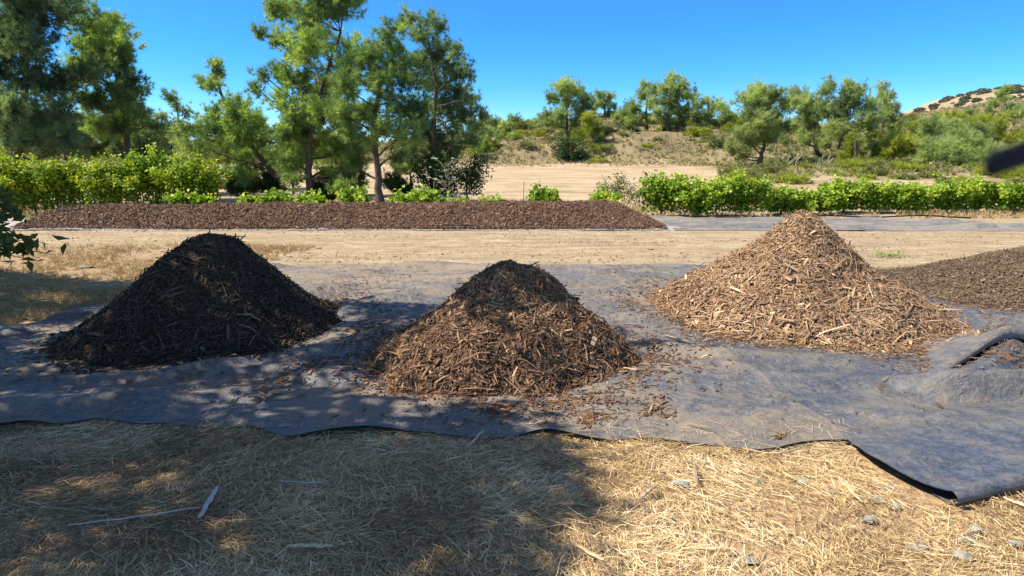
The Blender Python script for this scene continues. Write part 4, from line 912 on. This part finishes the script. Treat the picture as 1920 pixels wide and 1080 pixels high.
# ------------------------------------------------------------------ overhanging shade trees at the left, mostly out of frame
shade_cells = []
def shade_prob(px, py):
    """how much of the ground under this photo pixel lies in tree shade"""
    return 0
def ground_shade(x, y):
    # right limit of the shade as a function of depth
    lim = np.interp(y, [.5, 2.0, 2.5, 2.8, 3.15, 3.5, 3.9, 4.3, 4.8, 5.3, 5.8, 6.3, 7.0, 7.6, 8.2, 9.0, 9.6, 10.3, 11.5],
                    [.9, .6, .1, .15, .45, .4, .0, .05, -.25, .7, 1.5, 1.0, -.8, -1.4, -3.6, -4.6, -6.3, -8.6, -12])
    lim = lim + .35 * fbm(x, y, .8, 3, 201)
    return (x < lim) & (y < 11)
def shade_trees():
    r = np.random.default_rng(909); n = 4600
    gx = r.uniform(-11, 1.6, n); gy = r.uniform(.3, 11, n)
    n2 = 350; gx = np.concatenate([gx, r.uniform(-6, 1, n2)]); gy = np.concatenate([gy, r.uniform(.3, 4.0, n2)])
    k = ground_shade(gx, gy)
    # sun flecks
    fl = fbm(gx * .8 + gy * .3, gy * 1.3, .9, 3, 210)
    k &= fl < np.where(gy < 3.6, .22, .18)
    gaps = [(520, 700, 50, 14), (600, 650, 60, 16), (640, 720, 70, 22), (460, 755, 50, 10), (90, 700, 60, 14), (150, 620, 50, 16), (40, 660, 50, 12), (640, 600, 50, 20), (750, 785, 70, 14), (850, 775, 70, 14), (285, 835, 24, 6), (90, 925, 24, 6), (40, 820, 34, 8),
            (1000, 1050, 40, 12), (780, 700, 60, 40), (900, 720, 110, 50), (940, 640, 120, 30), (100, 560, 70, 9), (200, 520, 60, 9), (60, 600, 60, 9), (400, 530, 20, 6), (790, 826, 50, 7), (1100, 880, 70, 16)]
    for (a, b, ra, rb) in gaps:
        c = G(a, b); c1 = G(a + ra, b); c2 = G(a, b + rb); c3 = G(a, b - rb)
        ex = abs(c1[0] - c[0]); ey = abs(c3[1] - c2[1]) / 2
        k &= ((gx - c[0]) / ex) ** 2 + ((gy - c[1]) / ey) ** 2 > .9
    gx, gy = gx[k], gy[k]; n = len(gx)
    h = r.uniform(3.9, 6.2, n)
    C = np.stack([gx, gy, 0 * gx], -1) + L[None] * (h / L[2])[:, None]
    # keep the crowns outside the picture: above or beside the frame
    def inframe(C):
        dep = C[:, 1] * math.cos(TH) - (C[:, 2] - CAMH) * math.sin(TH); up = (C[:, 2] - CAMH) * math.cos(TH) + C[:, 1] * math.sin(TH)
        return (dep > .2) & (np.abs(C[:, 0] / dep) < .80) & (up / dep < .50)
    C = C[~inframe(C)]; tr_pos = [np.array([-7.4, 1.6, 0]), np.array([-9.6, 7.4, 0])]
    lab = ['broadleaf tree overhanging the yard from beyond the left edge, near side', 'broadleaf tree overhanging from beyond the left edge, far side']
    own = (np.hypot(C[:, 0] - tr_pos[0][0], C[:, 1] - tr_pos[0][1] - .5) > np.hypot(C[:, 0] - tr_pos[1][0], C[:, 1] - tr_pos[1][1]) + .8).astype(int)
    # two boughs that dip into the picture at the left edge
    dip = {0: [], 1: []}
    for ti in (0, 1):
        S = C[own == ti]; tp = tr_pos[ti]; root = empty('shade_tree', tuple(tp), lab[ti], 'tree', 'shade trees at the left')
        mt = MB(); path = np.array([[0, 0, -.1], [.05, .1, 1.2], [.1, .1, 2.2], [.35, .2, 3.3], [.6, .3, 4.4], [.7, .3, 5.4]]); tube(mt, path, [.26, .20, .17, .14, .09, .04], 10)
        mc = MB()
        # boughs to cluster centres
        lc = S - tp
        cen = lc[r.choice(len(lc), min(26, len(lc)), replace=False)]
        for c in cen:
            j = r.integers(2, 5); tube(mt, limb(path[j], c, 10, r, .06, .10), np.linspace(.06, .012, 10), 6)
        for i_ in range(0, len(lc), 4):
            c = lc[i_]; b = cen[np.argmin(np.linalg.norm(cen - c, axis=1))]; tube(mt, limb(b, c, 5, r), np.linspace(.012, .004, 5), 4)
        m = 44; P = np.repeat(lc, m, 0) + r.normal(0, .12, (len(lc) * m, 3)) * [1, 1, .8]
        # twigs that hang into view
        if ti == 0:
            for (px, py, Yd, ex, ey) in [(-30, 400, 3.2, 8, 392), (-60, 440, 3.2, 60, 462), (-60, 440, 3.2, 105, 478), (-40, 470, 3.2, 45, 484), (-60, 380, 3.2, 20, 372), (-60, 400, 3.2, 40, 400), (-80, 420, 3.1, 5, 440), (-80, 400, 3.1, 90, 458), (-80, 445, 3.3, 22, 455)]:
                a = W(px, py, Yd) - tp; b = W(ex, ey, Yd + r.normal(0, .06)) - tp
                s0 = limb(np.array([2.6, 1.2, 2.6]) + r.normal(0, .05, 3), a, 12, r, .04, -.1); s = limb(a, b, 14, r, .05, -.05)
                tube(mt, s0, np.linspace(.018, .006, 12), 5); tube(mt, s, np.linspace(.005, .0015, 14), 5)
                mm = 30; u = r.uniform(1, 13, mm); i = np.clip(u.astype(int), 0, 12); f = (u - i)[:, None]
                q = s[i] * (1 - f) + s[i + 1] * f + r.normal(0, .028, (mm, 3))
                mb2 = mc; leaves(mb2, q, .062, np.full(mm, .5), r, r.normal(size=(mm, 3)) + [0, -.5, .5], .6, .6)
            tube(mt, limb(path[3], np.array([2.6, 1.2, 2.6]), 12, r, .05), np.linspace(.06, .018, 12), 7)
        leaves(mc, P, .095, np.full(len(P), .5), r, None, 1.0, 1.1)
        mt.build('trunk', M['bark'], root, True); mc.build('crown', M['shade_leaf'], root)
shade_trees()

# ------------------------------------------------------------------ stones and sticks
def stone(px, py, wpx, label, seed, group='grey stones in the straw', flat=.45):
    r = np.random.default_rng(seed); p = G(px, py); dep = p[1] * math.cos(TH) + CAMH * math.sin(TH); R = wpx / F * dep / 2
    import bmesh
    bm = bmesh.new(); bmesh.ops.create_icosphere(bm, subdivisions=3, radius=1)
    pl = norm(r.normal(size=(9, 3))); dd = r.uniform(.55, .85, 9)
    for v in bm.verts:
        c = np.array(v.co)
        for a, b in zip(pl, dd):
            e = c @ a - b
            if e > 0: c = c - a * e
        v.co = Vector(c * (R * 1.15, R * r.uniform(.7, .7001), R * flat))
    me = bpy.data.meshes.new('stone'); bm.to_mesh(me); bm.free(); me.materials.append(M['stone'])
    o = bpy.data.objects.new('stone', me); COL.objects.link(o); o.location = (p[0], p[1], float(Hn(p[0], p[1])) + .012 + R * flat * .12)
    o.rotation_euler = (r.normal(0, .1), r.normal(0, .1), r.uniform(-.6, .6)); tag(o, label, 'stone', group); return o
for k, (px, py, w_, lb) in enumerate([(1278, 914, 36, 'blocky grey stone left of the short upright twig'), (1419, 905, 24, 'flat small stone below the cloth edge near the long splinter'), (1502, 906, 30, 'pale flat stone below the cloth, left of the rolled corner'),
        (1642, 938, 34, 'flat green-grey stone left of the rolled corner'), (1666, 917, 20, 'small round stone above the flat green-grey one'), (1680, 953, 24, 'stone right below the flat green-grey one'),
        (1629, 978, 36, 'chunky stone with a dark side, below the rolled corner'), (1253, 978, 20, 'rounded pebble standing on edge in sunny straw'), (1826, 998, 36, 'chunky stone near the lower right edge'), (1816, 1020, 34, 'flat stone just below the chunky right one'),
        (1805, 1048, 42, 'largest pale flat stone at the bottom right'), (1478, 1002, 14, 'tiny upright stone in the middle of sunny straw'), (1502, 1018, 20, 'small stone beside the tiny upright one'), (1285, 1013, 22, 'half buried stone in straw at the lower middle'),
        (1230, 1041, 24, 'bluish stone at the edge of the shade'), (1902, 1020, 34, 'stone cut by the right frame edge'), (1408, 1058, 30, 'buried flat stone at the bottom centre right'), (1720, 1035, 40, 'wide buried stone at the bottom right'), (1211, 967, 16, 'pebble left of the pebble standing on edge'),
        (436, 966, 26, 'brown-grey stone right of the silvery splinter'), (720, 937, 16, 'pale pebble in the shaded straw'), (535, 808, 30, 'stone weighing down the cloth edge in shade'), (1560, 925, 16, 'tiny pebble below the pale flat stone'), (1350, 1000, 14, 'tiny pebble in sunny straw, lower middle'),
        (1770, 975, 18, 'pebble under the rolled corner shadow'), (1630, 1050, 24, 'dull stone at the bottom edge, sunny side')]):
    o = stone(px, py, w_, lb, 600 + k)
    if py < 830: o.location.z += .02
stone(165, 503, 34, 'pale flat stone in dry grass beyond the dark pile', 640, None, .2)
stone(598, 466, 10, 'small clod in the bare yard, left part', 641, 'clods in the yard'); stone(822, 495, 13, 'dark clod at the far cloth edge left of the middle pile', 642, 'clods in the yard')

def stick(name, label, p0, p1, wdt, mat, seed, z0=.03, z1=.03, kink=.03, thick=.5, group='splinters and twigs on the straw'):
    r = np.random.default_rng(seed); a = G(*p0); b = G(*p1)
    a = np.array([a[0], a[1], z0]); b = np.array([b[0], b[1], z1]); n = 9
    c = limb(a, b, n, r, kink * .6) ; c[:, 2] = np.linspace(z0, z1, n) + r.normal(0, .002, n)
    ws = wdt * np.sin(np.linspace(.12, .93, n) * math.pi) ** .5 * r.uniform(.8, 1.1, n)
    d = norm(np.gradient(c, axis=0)); s = norm(np.cross(d, [0, 0, 1.])); up = np.cross(s, d); th = ws * thick
    rows = []
    for an, q in ((1, .15), (.75, .9), (-.6, 1), (-1, .1), (-.4, -.8), (.6, -.8)): rows.append(c + s * (ws * .5 * an)[:, None] + up * (th * .5 * q)[:, None])
    V = np.stack(rows, 1); i = np.arange(n - 1)[:, None] * 6; j = np.arange(6)[None]; k = (j + 1) % 6
    mb = MB().add(V.reshape(-1, 3), np.stack([i + j, i + k, i + k + 6, i + j + 6], -1).reshape(-1, 4)); mb.add(V[0], [[0, 1, 2, 3, 4, 5]]); mb.add(V[-1], [[5, 4, 3, 2, 1, 0]])
    return tag(mb.build(name, M[mat]), label, 'wood splinter' if 'splinter' in name else 'twig', group)
stick('splinter', 'silvery pointed splinter of wood lying upright in the shade', (375, 988), (410, 930), .028, 'wood_grey', 1, .045, .055, .01, .4)
stick('splinter', 'long thin pale strip reaching left from the silvery splinter', (130, 1000), (382, 966), .014, 'wood_grey', 2, .04, .045, .03, .3)
stick('splinter', 'broad pale splinter at the bottom edge in the shade', (540, 1040), (625, 1040), .028, 'wood_pale', 3, .045, .045, .02, .3)
stick('splinter', 'pale splinter sticking out at the cloth edge, middle', (880, 850), (906, 826), .016, 'wood_pale', 4, .05, .07, .01, .4)
stick('splinter', 'pale pointed splinter at the bottom, in half shade', (1080, 1040), (1132, 1066), .022, 'wood_pale', 5, .05, .04, .01, .3)
stick('twig', 'short upright brown twig beside the blocky stone', (1306, 925), (1300, 880), .018, 'wood', 6, .04, .05, .05, .8)
stick('twig', 'thin brown twig meeting the short upright one', (1300, 882), (1276, 876), .012, 'wood', 7, .045, .045, .05, .8)
stick('twig', 'curved bark piece at the left border of the sunny straw', (1196, 952), (1232, 928), .026, 'wood', 8, .045, .06, .08, .5)
stick('splinter', 'long straight splinter below the cloth edge, right of centre', (1390, 852), (1570, 880), .014, 'wood_pale', 9, .04, .04, .03, .3)
stick('splinter', 'dark splinter crossing the long straight one', (1445, 866), (1520, 852), .014, 'wood', 10, .045, .05, .04, .5)
stick('splinter', 'slanting yellow splinter in the middle of the sunny straw', (1572, 912), (1616, 956), .020, 'wood_pale', 11, .045, .04, .01, .3)
stick('splinter', 'pale stave in the roll shadow at the right edge', (1880, 946), (1935, 968), .030, 'wood_pale', 12, .04, .04, .01, .3)
stick('splinter', 'flat pale splinter on the sunny straw, lower centre', (1290, 1042), (1370, 1044), .020, 'wood_pale', 13, .04, .04, .01, .3)
stick('twig', 'dark twig in the shade under the cloth edge, left part', (150, 962), (205, 966), .024, 'wood', 14, .03, .03, .03, .6)
stick('twig', 'thin pale twig in the shade left of centre', (525, 918), (610, 922), .007, 'wood_grey', 15, .05, .05, .04, .8)
CL = 'splinters on the ground cloth'
for k, (a, b, w_, lb) in enumerate([((1285, 812), (1335, 826), .012, 'thin splinter on the cloth near its front edge, right of centre'), ((1245, 640), (1290, 655), .03, 'torn bark strip on the cloth between the middle and pale piles'),
        ((1505, 640), (1552, 660), .03, 'large pale splinter fallen at the foot of the pale pile'), ((1215, 795), (1222, 780), .012, 'short dark splinter on the cloth below the middle pile'), ((1314, 694), (1324, 690), .018, 'single tan chip on the cloth right of the middle pile')]):
    m_ = .5 * (G(*a) + G(*b)); zz = float(FZ(m_[0], m_[1])) + .035; stick('splinter', lb, a, b, w_, 'wood_pale' if k in (2, 4) else 'wood', 30 + k, zz, zz + .01, .05, .4, CL)

# ------------------------------------------------------------------ blurred dark strap tip close to the lens, at the right
def strap():
    d0 = .16; p0 = W(1846, 314, d0); p1 = W(1990, 262, d0 + .02); p2 = W(2300, 170, d0 + .08)
    pts = np.array([p0, p0 * .6 + p1 * .4, p1, (p1 + p2) / 2, p2]); mb = MB(); n = len(pts)
    k = np.linspace(0, 1, n); u = np.concatenate([[0, .012, .03], np.linspace(.06, 1, 16)]); c = np.stack([np.interp(u, k, pts[:, j]) for j in range(3)], -1)
    d = norm(np.gradient(c, axis=0)); a = norm(np.cross(d, [0, 1., 0])); b = np.cross(d, a)
    hw = .0031 * np.minimum(1, np.sqrt(np.clip(u / .05, .02, 1))); an = np.linspace(0, 2 * np.pi, 14, endpoint=False)
    V = c[:, None] + a[:, None] * (hw[:, None] * np.cos(an))[..., None] + b[:, None] * (.35 * hw[:, None] * np.sin(an))[..., None]
    i = np.arange(len(c) - 1)[:, None] * 14; j = np.arange(14)[None]; kk = (j + 1) % 14
    mb.add(V.reshape(-1, 3), np.stack([i + j, i + kk, i + kk + 14, i + j + 14], -1).reshape(-1, 4)); mb.add(V[0], [list(range(14))]); mb.add(V[-1], [list(range(13, -1, -1))])
    tag(mb.build('strap', M['strap'], None, True), 'dark out-of-focus strap end poking in from the right edge, close to the viewer', 'strap')
strap()
